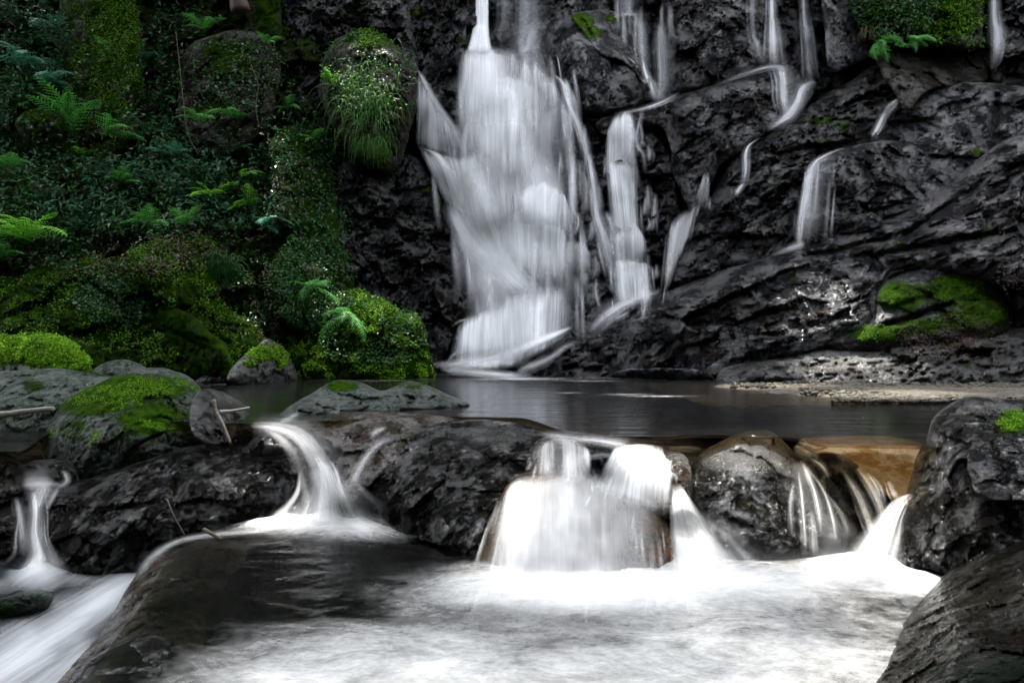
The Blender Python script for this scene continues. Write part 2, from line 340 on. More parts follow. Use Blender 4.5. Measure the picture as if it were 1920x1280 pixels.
    if back:
        isb = np.zeros(len(V), bool); isb[bv] = True
        bi = np.arange(len(V)); inn = np.where(~isb)[0]; bi[inn] = len(V) + np.arange(len(inn))
        Db = D0[inn] + edge * .9 + thick * prof[inn]
        Vb = P(X[inn], Y[inn], Db); V = np.r_[V, Vb]; ms = np.r_[ms, ms[inn]]; sun_pale = np.r_[sun_pale, sun_pale[inn]]
        mass.append(bi[q])
    else:
        cxy = poly.mean(0); prev = bv; base = len(V); pm = {int(v): int(v) for v in bv}
        for r, (f_, sh) in enumerate(((.35, 1.0), (1.0, .97))):
            nx = cxy[0] + (X[bv] - cxy[0]) * sh; ny = cxy[1] + (Y[bv] - cxy[1]) * sh
            Vn = P(nx, ny, D[bv] + thick * f_); nb = len(V) + np.arange(len(bv)); V = np.r_[V, Vn]; ms = np.r_[ms, ms[bv]]; sun_pale = np.r_[sun_pale, sun_pale[bv]]
            look = np.zeros(len(D), int); look[prev if r == 0 else bv] = (prev if r == 0 else pidx); lk2 = np.zeros(len(D), int); lk2[bv] = nb
            a, b = be[:, 0], be[:, 1]
            mass.append(np.stack([look[a], look[b], lk2[b], lk2[a]], -1)); pidx = nb
    o = mesh_obj(name, V, mass, M[mat] if isinstance(mat, str) else mat, attrs={'moss': ms, 'dry': sun_pale})
    tag(o, label, cat, group, kind)
    if zb:
        Dg = np.full(H * W, 60., np.float32); Dg[used] = np.where(ins[used], D, 60)
        R = np.repeat(np.repeat(Dg.reshape(H, W), step, 0), step, 1)
        oy, ox = y0 * step - ZY0 - step // 2, x0 * step - ZX0 - step // 2
        ya, xa = max(0, oy), max(0, ox); yb, xb = min(ZH, oy + R.shape[0]), min(ZW, ox + R.shape[1])
        sub = R[ya - oy:yb - oy, xa - ox:xb - ox]; ZB[ya:yb, xa:xb] = np.minimum(ZB[ya:yb, xa:xb], sub)
    o['_n'] = 0; del o['_n']
    ROCKS[label or name] = dict(o=o, X=X, Y=Y, D=D, ms=ms[:len(X)], amp=amp)
    return o
ROCKS = {}
def hash_str(s):
    h = 7
    for ch in s: h = (h * 31 + ord(ch)) % 1000003
    return h


# ------------------------------------------------------------------ the setting: backing cliff, hillside, stream bed
rock('cliff', None, None, [(-850, -240), (2700, -240), (2700, 770), (-850, 770)],
     [(-800, -500, 15), (960, -500, 14.5), (2600, -500, 14), (0, 300, 13.5), (960, 100, 13.2), (1500, 100, 13.2), (2000, 100, 12.8), (1300, 400, 12.4), (960, 700, 11.4), (1800, 500, 11.2), (0, 700, 11.5), (2600, 700, 10)],
     'wet', edge=.5, amp=.3, fs=.9, step=6, kind='structure', seed=3)
rock('hillside', None, None, [(-850, -240), (560, -240), (620, -90), (600, 200), (640, 420), (655, 560), (640, 700), (600, 735), (-850, 740)],
     [(0, -200, 13.2), (400, -200, 13.4), (0, 60, 12.3), (300, 60, 12.6), (560, 60, 12.4), (0, 300, 10.8), (300, 300, 10.9), (600, 300, 11.3), (0, 480, 9.5), (300, 480, 9.6), (600, 500, 9.9), (0, 690, 8.9), (600, 690, 9.1), (-700, 300, 9)],
     'mossy', edge=.4, amp=.34, fs=.8, kind='structure', seed=8,
     moss=[(x, y, 90, 60, s) for x, y, s in ((60, 360, .6), (200, 200, .6), (350, 200, .5), (560, 480, .8), (420, 420, .5), (100, 450, .6), (600, 420, .7), (300, 380, .4), (520, 360, .5))])

# ------------------------------------------------------------------ wall behind and right of the falls
T = 'rock'
rock('rock', 'dark wet rock wall left of the free falling jet', T, [(735, -220), (900, -220), (905, 95), (880, 170), (860, 260), (810, 330), (765, 290), (765, 100)],
     [(800, -200, 12.9), (800, 100, 12.6), (850, 260, 12.2)], edge=.25, amp=.16, fs=.6, moss=[(780, 25, 22, 10, .9), (865, 75, 14, 8, .8)])
rock('rock', 'streaked grey rock wall right behind the top of the jet', T, [(870, -220), (1110, -220), (1090, 60), (1050, 110), (1010, 210), (880, 130)],
     [(960, -200, 13.3), (960, 60, 12.95), (1000, 200, 12.7)], 'grey', edge=.2, amp=.12, fs=.5)
rock('fall_rock', 'rounded tiers of black rock under the main waterfall', T,
     [(772, 150), (800, 120), (850, 95), (900, 85), (990, 95), (1060, 150), (1085, 230), (1115, 330), (1140, 420), (1150, 520), (1180, 560), (1130, 620), (1060, 670), (920, 705), (815, 700), (850, 620), (880, 560), (905, 500), (850, 400), (800, 300), (775, 230)],
     [(900, 90, 12.45), (1000, 120, 12.35), (820, 180, 12.3), (930, 200, 12.0), (930, 400, 11.4), (1050, 400, 11.5), (830, 320, 11.8), (940, 560, 10.8), (1050, 560, 10.9), (900, 690, 10.25), (1060, 620, 10.35)],
     'wetsm', edge=.35, amp=.13, fs=.38, bumps=[(930, 290, 75, 150, .45), (1010, 470, 75, 130, .4), (1025, 385, 52, 50, .3), (935, 650, 95, 100, .4), (960, 150, 100, 60, .25), (1075, 215, 26, 60, .25), (1040, 235, 60, 90, .15)])
rock('stepped_rock', 'black rock broken into small steps between the main fall and the middle cascade', T,
     [(1030, 170), (1100, 225), (1200, 215), (1260, 290), (1275, 400), (1290, 480), (1250, 545), (1200, 600), (1100, 630), (1060, 560), (1080, 400), (1050, 290)],
     [(1080, 200, 12.35), (1200, 240, 12.2), (1100, 400, 11.75), (1230, 400, 11.6), (1150, 600, 10.9)], 'wet', edge=.2, amp=.24, fs=.36, strata=2.2, rot=8)
rock('rock_wedge', 'dark slanting rock wedge with a rounded top right of the jet', T,
     [(1018, 75), (1022, 45), (1045, 28), (1085, 38), (1110, 60), (1150, 100), (1190, 120), (1215, 150), (1228, 192), (1170, 212), (1100, 222), (1070, 190), (1045, 150), (1022, 110)],
     [(1040, 40, 12.7), (1200, 180, 12.3), (1100, 200, 12.2), (1100, 90, 12.3)], 'wetsm', edge=.35, amp=.08, fs=.5, bumps=[(1090, 150, 55, 110, .3)], moss=[(1185, 205, 12, 6, .9)])
rock('rock_slab', 'grey slab with dark green moss patches beside the thin centre stream', T,
     [(1062, 25), (1120, 15), (1190, 25), (1212, 60), (1222, 110), (1222, 185), (1195, 135), (1160, 110), (1120, 105), (1095, 60)],
     [(1120, 20, 12.95), (1200, 120, 12.5)], 'grey', edge=.12, amp=.05, fs=.4, moss=[(1085, 42, 34, 20, 1.2), (1110, 62, 26, 14, 1.0), (1150, 35, 22, 10, .8)])
rock('rock_block', 'tall dark upright block between the two centre streams', T,
     [(1238, 20), (1240, -220), (1430, -220), (1436, 0), (1440, 60), (1462, 110), (1400, 140), (1330, 165), (1255, 192), (1250, 120)],
     [(1250, 0, 12.7), (1420, 0, 12.5), (1340, 160, 12.3)], 'wet', edge=.25, amp=.14, fs=.75, bumps=[(1340, 40, 90, 190, .25)])
rock('rock', 'black recess with three thin streams at the upper right', T, [(1420, -220), (1570, -220), (1560, 160), (1500, 170), (1440, 140)],
     [(1490, -200, 13.3), (1490, 100, 12.9)], 'wet', edge=.15, amp=.14, fs=.5)
rock('rock_block', 'dry grey leaning block left of the hanging fern', T, [(1528, -220), (1610, -220), (1640, 30), (1680, 80), (1640, 108), (1590, 125), (1553, 142), (1545, 60)],
     [(1560, -100, 12.7), (1600, 100, 12.2)], 'grey', edge=.18, amp=.10, fs=.55)
rock('mossy_rock', 'leafy moss covered rock at the upper right above the hanging ferns', T, [(1580, -220), (1850, -220), (1846, 60), (1826, 100), (1760, 90), (1720, 75), (1650, 85), (1590, 40)],
     [(1600, 0, 12.2), (1820, 0, 11.9), (1700, 80, 11.8)], 'mossy', edge=.3, amp=.16, fs=.6, mbase=.4, moss=[(1760, 20, 110, 80, .9), (1650, 30, 60, 60, .6)])
rock('mossy_rock', 'shadowed brown rock under the fern ledge at the upper right', T, [(1650, 90), (1720, 72), (1830, 92), (1870, 150), (1800, 160), (1730, 168), (1705, 215), (1670, 170), (1640, 120)],
     [(1700, 100, 12.2), (1800, 140, 11.9)], 'mossy', edge=.3, amp=.14, fs=.5, mbase=.1, moss=[(1780, 120, 40, 20, .5)])
rock('rock', 'brown black rock wall beside the thin stream at the right edge', T, [(1838, -220), (2600, -220), (2600, 320), (1960, 240), (1900, 200), (1850, 160), (1858, 40)],
     [(1880, 0, 12.3), (1880, 160, 11.9), (2400, 0, 10)], 'wet', edge=.3, amp=.2, fs=.7)
rock('rock_ledge', 'long black ledge with a lit top edge where the thin streams land', T,
     [(1108, 224), (1160, 212), (1200, 206), (1240, 190), (1310, 168), (1400, 143), (1450, 125), (1490, 130), (1530, 150), (1535, 172), (1500, 212), (1450, 240), (1390, 282), (1350, 310), (1335, 350), (1300, 400), (1285, 380), (1262, 330), (1255, 260), (1235, 235), (1200, 240), (1130, 260)],
     [(1110, 222, 12.1), (1240, 190, 12.2), (1480, 130, 12.3), (1300, 300, 11.5), (1330, 200, 11.65), (1450, 210, 11.7), (1300, 390, 11.3), (1180, 235, 11.9)], 'wet', edge=.22, amp=.13, fs=.6, strata=1.6, rot=18,
     creases=[(1255, 215, 1270, 330, 7, .25), (1380, 180, 1345, 300, 6, .15)])
rock('rock_ledge', 'broad rugged ledge rising to the right behind the narrow side streams', T,
     [(1262, 545), (1262, 500), (1290, 440), (1330, 380), (1350, 322), (1390, 282), (1460, 240), (1510, 205), (1560, 165), (1600, 150), (1640, 120), (1700, 105), (1730, 160), (1712, 205), (1640, 265), (1570, 300), (1510, 340), (1500, 400), (1470, 480), (1350, 530)],
     [(1280, 520, 10.75), (1400, 290, 11.5), (1560, 170, 12.0), (1690, 120, 12.2), (1400, 400, 11.0), (1600, 250, 11.35), (1450, 470, 10.6), (1340, 390, 11.3)], 'wet', edge=.3, amp=.22, fs=.5, strata=1.7, rot=28,
     moss=[(1530, 180, 26, 10, .8), (1540, 225, 40, 14, .6), (1580, 235, 25, 20, .6), (1450, 250, 10, 6, .9), (1545, 265, 20, 9, .7)])
rock('rock_slab', 'smooth dark sloping slab below the dark overhang at the right', T,
     [(1560, 300), (1600, 275), (1645, 255), (1672, 210), (1720, 170), (1760, 152), (1830, 150), (1930, 165), (2600, 160), (2600, 460), (1930, 330), (1860, 380), (1740, 440), (1650, 430)],
     [(1700, 180, 11.7), (1640, 260, 11.2), (1900, 170, 11.3), (1850, 350, 10.4), (1700, 400, 10.4), (2500, 300, 8.5)], 'wetsm', edge=.3, amp=.15, fs=.75, strata=1.6, rot=25, moss=[(1830, 285, 12, 12, .8), (1740, 175, 12, 6, .7)], creases=[(1870, 180, 1850, 330, 8, .2)])
rock('rock_block', 'square faced black block with a veil of water on its left edge', T,
     [(1482, 462), (1495, 400), (1500, 345), (1515, 308), (1545, 285), (1600, 272), (1660, 262), (1692, 268), (1700, 330), (1735, 370), (1760, 400), (1720, 425), (1640, 440), (1560, 462)],
     [(1500, 300, 10.75), (1680, 265, 10.8), (1500, 450, 10.25), (1700, 410, 10.2), (1600, 300, 10.4)], 'wet', edge=.16, amp=.12, fs=.4, strata=1.8, rot=0)
rock('rock_ledge', 'long shiny diagonal ledge running down to the pool', T,
     [(1148, 650), (1170, 600), (1210, 565), (1250, 545), (1300, 530), (1360, 505), (1420, 490), (1490, 462), (1560, 440), (1640, 418), (1700, 395), (1790, 340), (1860, 275), (1930, 235), (2600, 150), (2600, 600), (1930, 560), (1760, 500), (1690, 510), (1650, 540), (1640, 600), (1560, 650), (1450, 680), (1340, 705), (1300, 735), (1180, 735), (1150, 690)],
     [(1170, 620, 9.75), (1300, 530, 10.0), (1560, 440, 10.15), (1790, 350, 10.1), (1920, 250, 10.0), (1250, 700, 9.1), (1320, 600, 9.2), (1450, 620, 9.05), (1470, 510, 9.6), (1600, 570, 9.1), (1800, 450, 9.3), (2500, 400, 7.5), (1180, 715, 9.2)], 'wet', edge=.35, amp=.17, fs=.7, strata=2.0, rot=26,
     creases=[(1360, 510, 1700, 440, 5, .12), (1700, 440, 1840, 340, 7, .15), (1250, 560, 1290, 700, 6, .10), (1640, 480, 1900, 430, 7, .15)], moss=[(1486, 520, 8, 10, .9), (1690, 460, 14, 12, .7), (1850, 440, 24, 40, .5)])
rock('mossy_rock', 'grey rounded rock with bright green moss patches above the right shore', T,
     [(1640, 600), (1636, 560), (1655, 525), (1700, 508), (1750, 488), (1800, 483), (1850, 500), (1880, 540), (1905, 600), (1880, 650), (1760, 660), (1650, 660), (1560, 662), (1510, 650), (1560, 625)],
     [(1740, 495, 9.35), (1660, 590, 8.85), (1850, 560, 8.9), (1600, 650, 8.7), (1800, 640, 8.6)], 'grey', edge=.35, amp=.08, fs=.6, strata=1.8, rot=15,
     moss=[(1690, 555, 60, 34, 1.05), (1810, 545, 90, 44, 1.0), (1850, 580, 70, 44, .95), (1650, 625, 80, 22, 1.05), (1730, 610, 50, 18, 1.0), (1800, 600, 60, 28, .95), (1530, 640, 22, 8, 1.)],
     creases=[(1650, 610, 1790, 572, 5, .12), (1660, 580, 1760, 555, 6, .08)])
rock('shore_rock', 'low rugged grey rocks sloping into the pool on the right shore', T,
     [(1335, 740), (1345, 692), (1380, 684), (1440, 672), (1500, 658), (1580, 640), (1700, 632), (1820, 625), (1900, 610), (2600, 560), (2600, 745), (1900, 745)],
     [(1350, 700, 8.6), (1560, 650, 8.95), (1700, 640, 8.8), (1900, 620, 8.7), (1450, 720, 8.15), (1700, 715, 8.05), (1920, 725, 7.7), (2500, 700, 6)], 'shore', edge=.25, amp=.14, fs=.42, strata=2.2, rot=22,
     moss=[(1780, 640, 50, 18, .7), (1830, 660, 30, 14, .8), (1810, 680, 18, 10, .7)], creases=[(1730, 700, 1800, 660, 4, .1), (1690, 715, 1730, 690, 4, .08)], dry=[(1600, 670, 90, 30, 1.0), (1800, 640, 100, 30, .5)])  # dry ellipses brighten the sunny part of the shore in the colour
rock('rock', 'broken dark rock at the right edge above the shore rocks', T,
     [(1870, 500), (1840, 470), (1790, 480), (1800, 440), (1850, 400), (1880, 350), (1930, 330), (2600, 200), (2600, 640), (1960, 660), (1890, 640), (1900, 560)],
     [(1820, 470, 9.4), (1900, 360, 9.5), (1900, 600, 8.8), (2500, 400, 6.8)], 'wet', edge=.3, amp=.22, fs=.38, moss=[(1850, 520, 30, 16, .6), (1900, 570, 14, 20, .5), (1890, 460, 16, 18, .4)])
rock('rock_shelf', 'low dark rocks with thin trickles at the foot of the main fall', T,
     [(905, 715), (915, 690), (950, 668), (1000, 648), (1080, 622), (1130, 615), (1180, 590), (1210, 640), (1200, 690), (1260, 722), (1150, 724), (920, 722)],
     [(950, 690, 10.0), (1100, 620, 10.3), (1180, 650, 9.8), (1000, 712, 9.65), (1200, 712, 9.2)], 'wet', edge=.2, amp=.16, fs=.3, strata=2., rot=12)
rock('shore_rock', 'small broken rocks at the waterline under the diagonal ledge', T, [(1110, 725), (1130, 705), (1190, 688), (1260, 690), (1330, 695), (1352, 725)],
     [(1200, 700, 8.95), (1300, 715, 8.75)], 'grey', edge=.12, amp=.10, fs=.22)
rock('rock', 'glossy black rock wall between the mossy boulder and the main fall', T,
     [(625, 300), (680, 275), (740, 280), (775, 290), (800, 320), (830, 370), (855, 420), (890, 470), (918, 540), (905, 580), (870, 605), (850, 640), (828, 680), (800, 735), (640, 735), (620, 500)],
     [(650, 300, 11.5), (780, 310, 11.9), (870, 450, 11.3), (700, 500, 10.7), (900, 550, 10.8), (820, 690, 10.1), (650, 690, 10)], 'wet', edge=.3, amp=.24, fs=.55,
     moss=[(820, 380, 12, 26, .9), (790, 355, 30, 7, .9), (740, 330, 16, 50, .4), (690, 420, 18, 50, .5)])
rock('rock', 'dark brown gully wall left of the hanging mossy rock', T,
     [(520, -220), (742, -220), (772, 60), (790, 120), (760, 200), (700, 300), (640, 330), (595, 280), (560, 200), (525, 100)],
     [(600, -200, 12.9), (600, 100, 12.2), (740, 60, 12.2), (640, 300, 11.6)], 'wet', edge=.3, amp=.24, fs=.6, moss=[(660, 20, 60, 30, .5), (600, 60, 30, 30, .4)])
rock('mossy_rock', 'hanging dark mossy rock with long grass beside the waterfall', T,
     [(600, 130), (615, 85), (650, 58), (700, 58), (745, 85), (780, 140), (790, 175), (770, 225), (755, 290), (730, 330), (690, 320), (650, 280), (620, 220), (600, 180)],
     [(640, 70, 11.5), (760, 150, 11.2), (690, 160, 10.9), (700, 300, 11.0)], 'mossy', edge=.4, amp=.14, fs=.5, mbase=.22, moss=[(700, 70, 70, 30, .9), (700, 150, 40, 30, .5), (720, 300, 20, 60, .6)])
rock('mossy_rock', 'tall smooth moss column at the upper left', T,
     [(120, -220), (245, -220), (258, 0), (264, 80), (272, 150), (255, 200), (248, 290), (200, 300), (160, 250), (120, 190), (105, 100)],
     [(180, -200, 12.3), (180, 100, 11.6), (200, 280, 11.1)], 'mossy', edge=.4, amp=.08, fs=.8, moss=[(215, 60, 70, 170, 1.1), (220, 200, 40, 90, .8)])
rock('mossy_rock', 'big square brown moss block under the red trunk', T,
     [(338, 130), (345, 85), (400, 62), (470, 58), (510, 80), (530, 120), (522, 180), (500, 250), (478, 262), (440, 300), (365, 290), (335, 220)],
     [(360, 80, 11.6), (500, 100, 11.5), (430, 180, 11.1), (420, 290, 10.9)], 'mossy', edge=.25, amp=.09, fs=.6, mbase=.42, moss=[(430, 110, 90, 70, .75), (400, 200, 60, 60, .6)], creases=[(490, 150, 480, 250, 5, .12)])
rock('mossy_rock', 'rounded dark rock at the top beside the gully', T, [(455, -220), (515, -220), (530, 20), (532, 75), (510, 92), (470, 60), (450, 20)], [(490, 0, 12)], 'mossy', edge=.3, amp=.08, moss=[(500, 30, 30, 60, .8)])
rock('mossy_rock', 'mossy block with ivy between the gully and the slope', T, [(500, 320), (505, 260), (540, 233), (585, 240), (612, 285), (628, 350), (630, 430), (580, 450), (520, 430)],
     [(540, 250, 10.8), (580, 400, 10.3)], 'mossy', edge=.3, amp=.12, fs=.4, moss=[(560, 270, 60, 40, .9), (590, 360, 40, 60, .6)])
rock('mossy_rock', 'small overhanging mossy ledge high on the left slope', T, [(28, 225), (50, 203), (100, 205), (128, 225), (118, 262), (80, 280), (40, 262)], [(75, 240, 10.5)], 'mossy', edge=.25, amp=.08, fs=.3, moss=[(70, 210, 50, 16, 1.2)])
rock('mossy_rock', 'moss mound at the left edge below the ferns', T, [(-500, 280), (10, 290), (70, 315), (115, 370), (140, 450), (100, 500), (-500, 520)], [(0, 320, 10.2), (80, 460, 9.5), (-400, 400, 9)], 'mossy', edge=.4, amp=.10, fs=.5, moss=[(40, 380, 90, 90, .9)])
rock('mossy_rock', 'low moss hump above the round grass boulder', T, [(190, 415), (230, 398), (280, 410), (330, 450), (300, 470), (210, 455)], [(250, 430, 9.9)], 'mossy', edge=.2, amp=.06, fs=.3, moss=[(250, 415, 60, 20, 1.1)])
rock('mossy_boulder', 'round moss boulder carrying the drooping grass tuft', 'boulder', [(235, 470), (280, 445), (330, 450), (370, 435), (430, 440), (465, 465), (484, 510), (490, 560), (460, 600), (330, 580), (250, 520)],
     [(370, 450, 9.5), (380, 560, 8.95)], 'mossy', edge=.4, amp=.08, fs=.4, moss=[(420, 450, 60, 30, 1.), (460, 500, 30, 60, .8), (300, 460, 50, 20, .9)])
rock('mossy_boulder', 'ivy covered boulder behind the sunlit moss boulder', 'boulder', [(505, 500), (530, 470), (560, 452), (600, 446), (636, 455), (650, 490), (668, 545), (650, 620), (530, 620), (500, 560)],
     [(580, 460, 9.6), (590, 600, 9.1)], 'mossy', edge=.4, amp=.08, fs=.4, moss=[(590, 480, 70, 50, .8)])
rock('mossy_boulder', 'sunlit moss boulder with bright crest at the pool edge', 'boulder', [(495, 735), (500, 640), (520, 600), (570, 570), (630, 552), (665, 540), (715, 556), (745, 582), (785, 588), (798, 620), (800, 670), (825, 735)],
     [(650, 550, 9.35), (740, 590, 9.1), (600, 680, 8.75), (800, 710, 8.8), (530, 700, 8.9)], 'mossy', edge=.5, amp=.12, fs=.45, moss=[(690, 570, 90, 40, 1.3), (760, 620, 50, 60, .9), (640, 620, 60, 40, .5), (760, 690, 40, 20, .6)])
rock('mossy_boulder', 'long mossy bank boulder behind the foreground boulders', 'boulder',
     [(-500, 540), (0, 520), (90, 500), (140, 482), (200, 480), (255, 490), (300, 505), (345, 540), (400, 560), (440, 580), (480, 600), (500, 640), (508, 690), (430, 725), (200, 735), (-500, 735)],
     [(0, 520, 9.1), (180, 485, 9.2), (400, 565, 8.85), (200, 650, 8.2), (400, 700, 8.2), (500, 690, 8.5), (0, 700, 8), (100, 590, 8.5)], 'mossy', edge=.4, amp=.17, fs=.55, strata=1.5, rot=-25,
     moss=[(240, 500, 110, 26, 1.5), (330, 540, 90, 30, 1.2), (420, 590, 60, 40, .9), (470, 650, 30, 50, .8), (60, 560, 80, 60, .4), (200, 560, 80, 50, .7), (200, 680, 90, 30, .5)],
     creases=[(300, 620, 400, 650, 5, .15), (400, 600, 420, 690, 6, .18), (440, 600, 455, 690, 5, .15), (160, 520, 260, 620, 8, .15), (0, 600, 100, 560, 7, .12)])
rock('mossy_boulder', 'small grey mossy boulder at the foot of the bank boulder', 'boulder', [(270, 720), (275, 640), (290, 590), (310, 573), (345, 585), (390, 620), (430, 650), (445, 690), (440, 725)],
     [(310, 590, 8.4), (380, 690, 8.0)], 'mossy', edge=.3, amp=.10, fs=.35, moss=[(350, 670, 50, 26, .5)], creases=[(310, 615, 400, 660, 4, .1)])
rock('shore_rock', 'small wet rock with a mossy shoulder at the left waterline', T, [(420, 722), (428, 695), (455, 672), (480, 650), (500, 632), (525, 650), (540, 672), (555, 695), (556, 722)],
     [(500, 640, 8.0), (490, 715, 7.8)], 'shore', edge=.2, amp=.08, fs=.22, moss=[(495, 660, 40, 16, 1.3), (530, 670, 16, 20, 1.1), (470, 680, 24, 8, .8)])
rock('shore_rock', 'low dark stone at the left waterline under the bank boulder', T, [(365, 722), (372, 706), (400, 700), (430, 703), (435, 722)], [(400, 710, 7.9)], 'wet', edge=.12, amp=.04, fs=.2)
rock('flat_stone', 'low flat dark stone between the bright moss boulder and the lichen boulder', 'stone', [(160, 725), (175, 690), (205, 676), (240, 675), (275, 686), (300, 725)], [(230, 690, 6.2)], 'lichen2', edge=.2, amp=.04, fs=.3, back=True, thick=.4)
rock('mossy_boulder', 'boulder capped in brilliant yellow green moss at the left edge', 'boulder', [(-260, 760), (-240, 660), (-100, 632), (0, 628), (70, 625), (110, 633), (145, 655), (170, 680), (182, 705), (175, 760)],
     [(0, 640, 6.1), (60, 740, 5.7)], 'bright', edge=.5, amp=.06, fs=.4, back=True, thick=.7, moss=[(70, 655, 110, 30, 1.8), (140, 680, 40, 30, 1.6), (-60, 660, 110, 30, 1.5)])
rock('boulder', 'smooth grey green boulder behind the lichen boulder', 'boulder', [(-300, 830), (-280, 730), (-150, 700), (0, 697), (60, 692), (140, 692), (200, 700), (240, 720), (262, 760), (220, 815), (100, 830)],
     [(0, 700, 4.7), (60, 800, 4.1), (220, 740, 4.5)], 'lichen2', edge=.45, amp=.06, fs=.3, back=True, thick=.7, moss=[(62, 722, 30, 14, .8), (60, 770, 160, 60, .42), (180, 700, 60, 12, .6)])
rock('boulder', 'dark rounded stone peeking out behind the lichen boulder', 'boulder', [(355, 760), (372, 730), (400, 728), (435, 742), (465, 764), (482, 795), (460, 815), (400, 840), (360, 820)],
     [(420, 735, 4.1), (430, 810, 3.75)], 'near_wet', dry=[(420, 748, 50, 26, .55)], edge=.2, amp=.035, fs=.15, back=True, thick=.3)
rock('boulder', 'two humped grey rock half sunk in the upper pool', 'boulder',
     [(505, 815), (515, 785), (540, 762), (580, 738), (615, 716), (640, 711), (675, 715), (715, 735), (735, 728), (760, 715), (785, 715), (820, 728), (855, 744), (888, 758), (870, 765), (780, 772), (700, 775), (640, 790), (575, 812)],
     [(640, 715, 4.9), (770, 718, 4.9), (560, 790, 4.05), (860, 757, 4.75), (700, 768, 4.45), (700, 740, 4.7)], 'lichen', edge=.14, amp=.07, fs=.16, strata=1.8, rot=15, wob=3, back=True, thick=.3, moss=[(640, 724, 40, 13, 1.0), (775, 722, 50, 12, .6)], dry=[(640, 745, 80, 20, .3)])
rock('boulder', 'dark submerged rock behind the left chute with thin water running over it', 'boulder', [(572, 812), (590, 785), (650, 772), (760, 772), (860, 782), (890, 800), (760, 860), (700, 900), (665, 940), (640, 950), (612, 900), (590, 850)],
     [(620, 785, 3.95), (800, 780, 4.0), (620, 880, 3.45), (700, 880, 3.4), (760, 830, 3.6)], 'near_brown', edge=.15, amp=.05, fs=.25, wob=3)
rock('boulder', 'big black wet boulder in the centre with a pale top', 'boulder',
     [(640, 950), (660, 905), (680, 862), (715, 832), (765, 806), (820, 790), (880, 784), (940, 788), (1000, 798), (1035, 815), (1050, 850), (1010, 890), (960, 930), (945, 1000), (925, 1070), (880, 1085), (840, 1060), (780, 1035), (730, 1015), (690, 975)],
     [(860, 790, 3.85), (960, 795, 3.75), (1000, 850, 3.35), (700, 880, 3.4), (850, 950, 3.0), (900, 1060, 2.75), (740, 1010, 3.1), (655, 940, 3.35), (860, 860, 3.3)], 'near_wet', edge=.22, amp=.06, fs=.3, wob=3, back=True, thick=.6,
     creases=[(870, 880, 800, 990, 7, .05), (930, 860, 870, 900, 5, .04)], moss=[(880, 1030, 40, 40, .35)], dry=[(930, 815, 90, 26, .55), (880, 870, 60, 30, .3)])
rock('boulder', 'amber brown rock dome behind the broad veil of water', 'boulder',
     [(900, 1130), (900, 1040), (925, 960), (950, 905), (990, 880), (1060, 882), (1130, 900), (1190, 925), (1235, 955), (1265, 1000), (1276, 1060), (1270, 1140)],
     [(1000, 885, 3.05), (1150, 915, 2.95), (1250, 1000, 2.75), (1080, 1000, 2.68), (1080, 1110, 2.5), (930, 1080, 2.6), (1262, 1110, 2.55)], 'amber', edge=.15, amp=.035, fs=.25, wob=2, back=True, thick=.5)
rock('boulder', 'sunlit rock shelf below the bright lip of the pool', 'boulder', [(995, 830), (1035, 812), (1120, 822), (1250, 832), (1300, 860), (1300, 980), (1240, 975), (1150, 935), (1000, 895)],
     [(1040, 815, 3.4), (1250, 835, 3.2), (1150, 940, 2.95), (1270, 960, 2.9)], 'near_brown', edge=.08, amp=.04, fs=.15, wob=2)
rock('stone', 'small dark stone parting the water between two bright spills', 'stone', [(1092, 850), (1112, 834), (1145, 836), (1162, 852), (1158, 885), (1135, 908), (1108, 908), (1094, 885)], [(1128, 870, 2.98)], 'near_wet', edge=.08, amp=.015, fs=.1, wob=2, back=True, thick=.1)
rock('boulder', 'amber sand slab under shallow water left of the great dark boulder', 'boulder', [(1480, 822), (1560, 818), (1730, 818), (1760, 880), (1730, 960), (1680, 945), (1610, 890), (1540, 860)],
     [(1500, 822, 3.45), (1730, 820, 3.45), (1600, 880, 3.1), (1710, 930, 2.9)], 'sand', edge=.05, amp=.01, fs=.3, wob=2)
rock('boulder', 'broken black rock in the notch where the right chute begins', 'boulder', [(1500, 870), (1530, 848), (1560, 845), (1610, 868), (1650, 895), (1690, 925), (1700, 960), (1670, 1010), (1620, 1060), (1570, 1000), (1530, 920)],
     [(1540, 855, 3.15), (1640, 900, 3.05), (1620, 1000, 2.85)], 'near_wet', edge=.08, amp=.06, fs=.2, wob=2)
rock('boulder', 'rounded black boulder with a sunlit pale crown right of the centre falls', 'boulder',
     [(1278, 960), (1280, 915), (1292, 880), (1312, 850), (1345, 828), (1385, 812), (1425, 803), (1450, 808), (1474, 832), (1500, 858), (1545, 885), (1585, 915), (1615, 950), (1626, 990), (1605, 1060), (1540, 1080), (1310, 1080), (1300, 1010)],
     [(1430, 812, 3.3), (1400, 850, 3.12), (1400, 905, 2.92), (1580, 930, 3.0), (1450, 1050, 2.72), (1300, 900, 3.1), (1320, 1040, 2.8)], 'near_wet', edge=.2, amp=.035, fs=.22, wob=3, back=True, thick=.5, dry=[(1395, 845, 100, 46, 1.15)])  # dry ellipse paints the sunlit crown pale
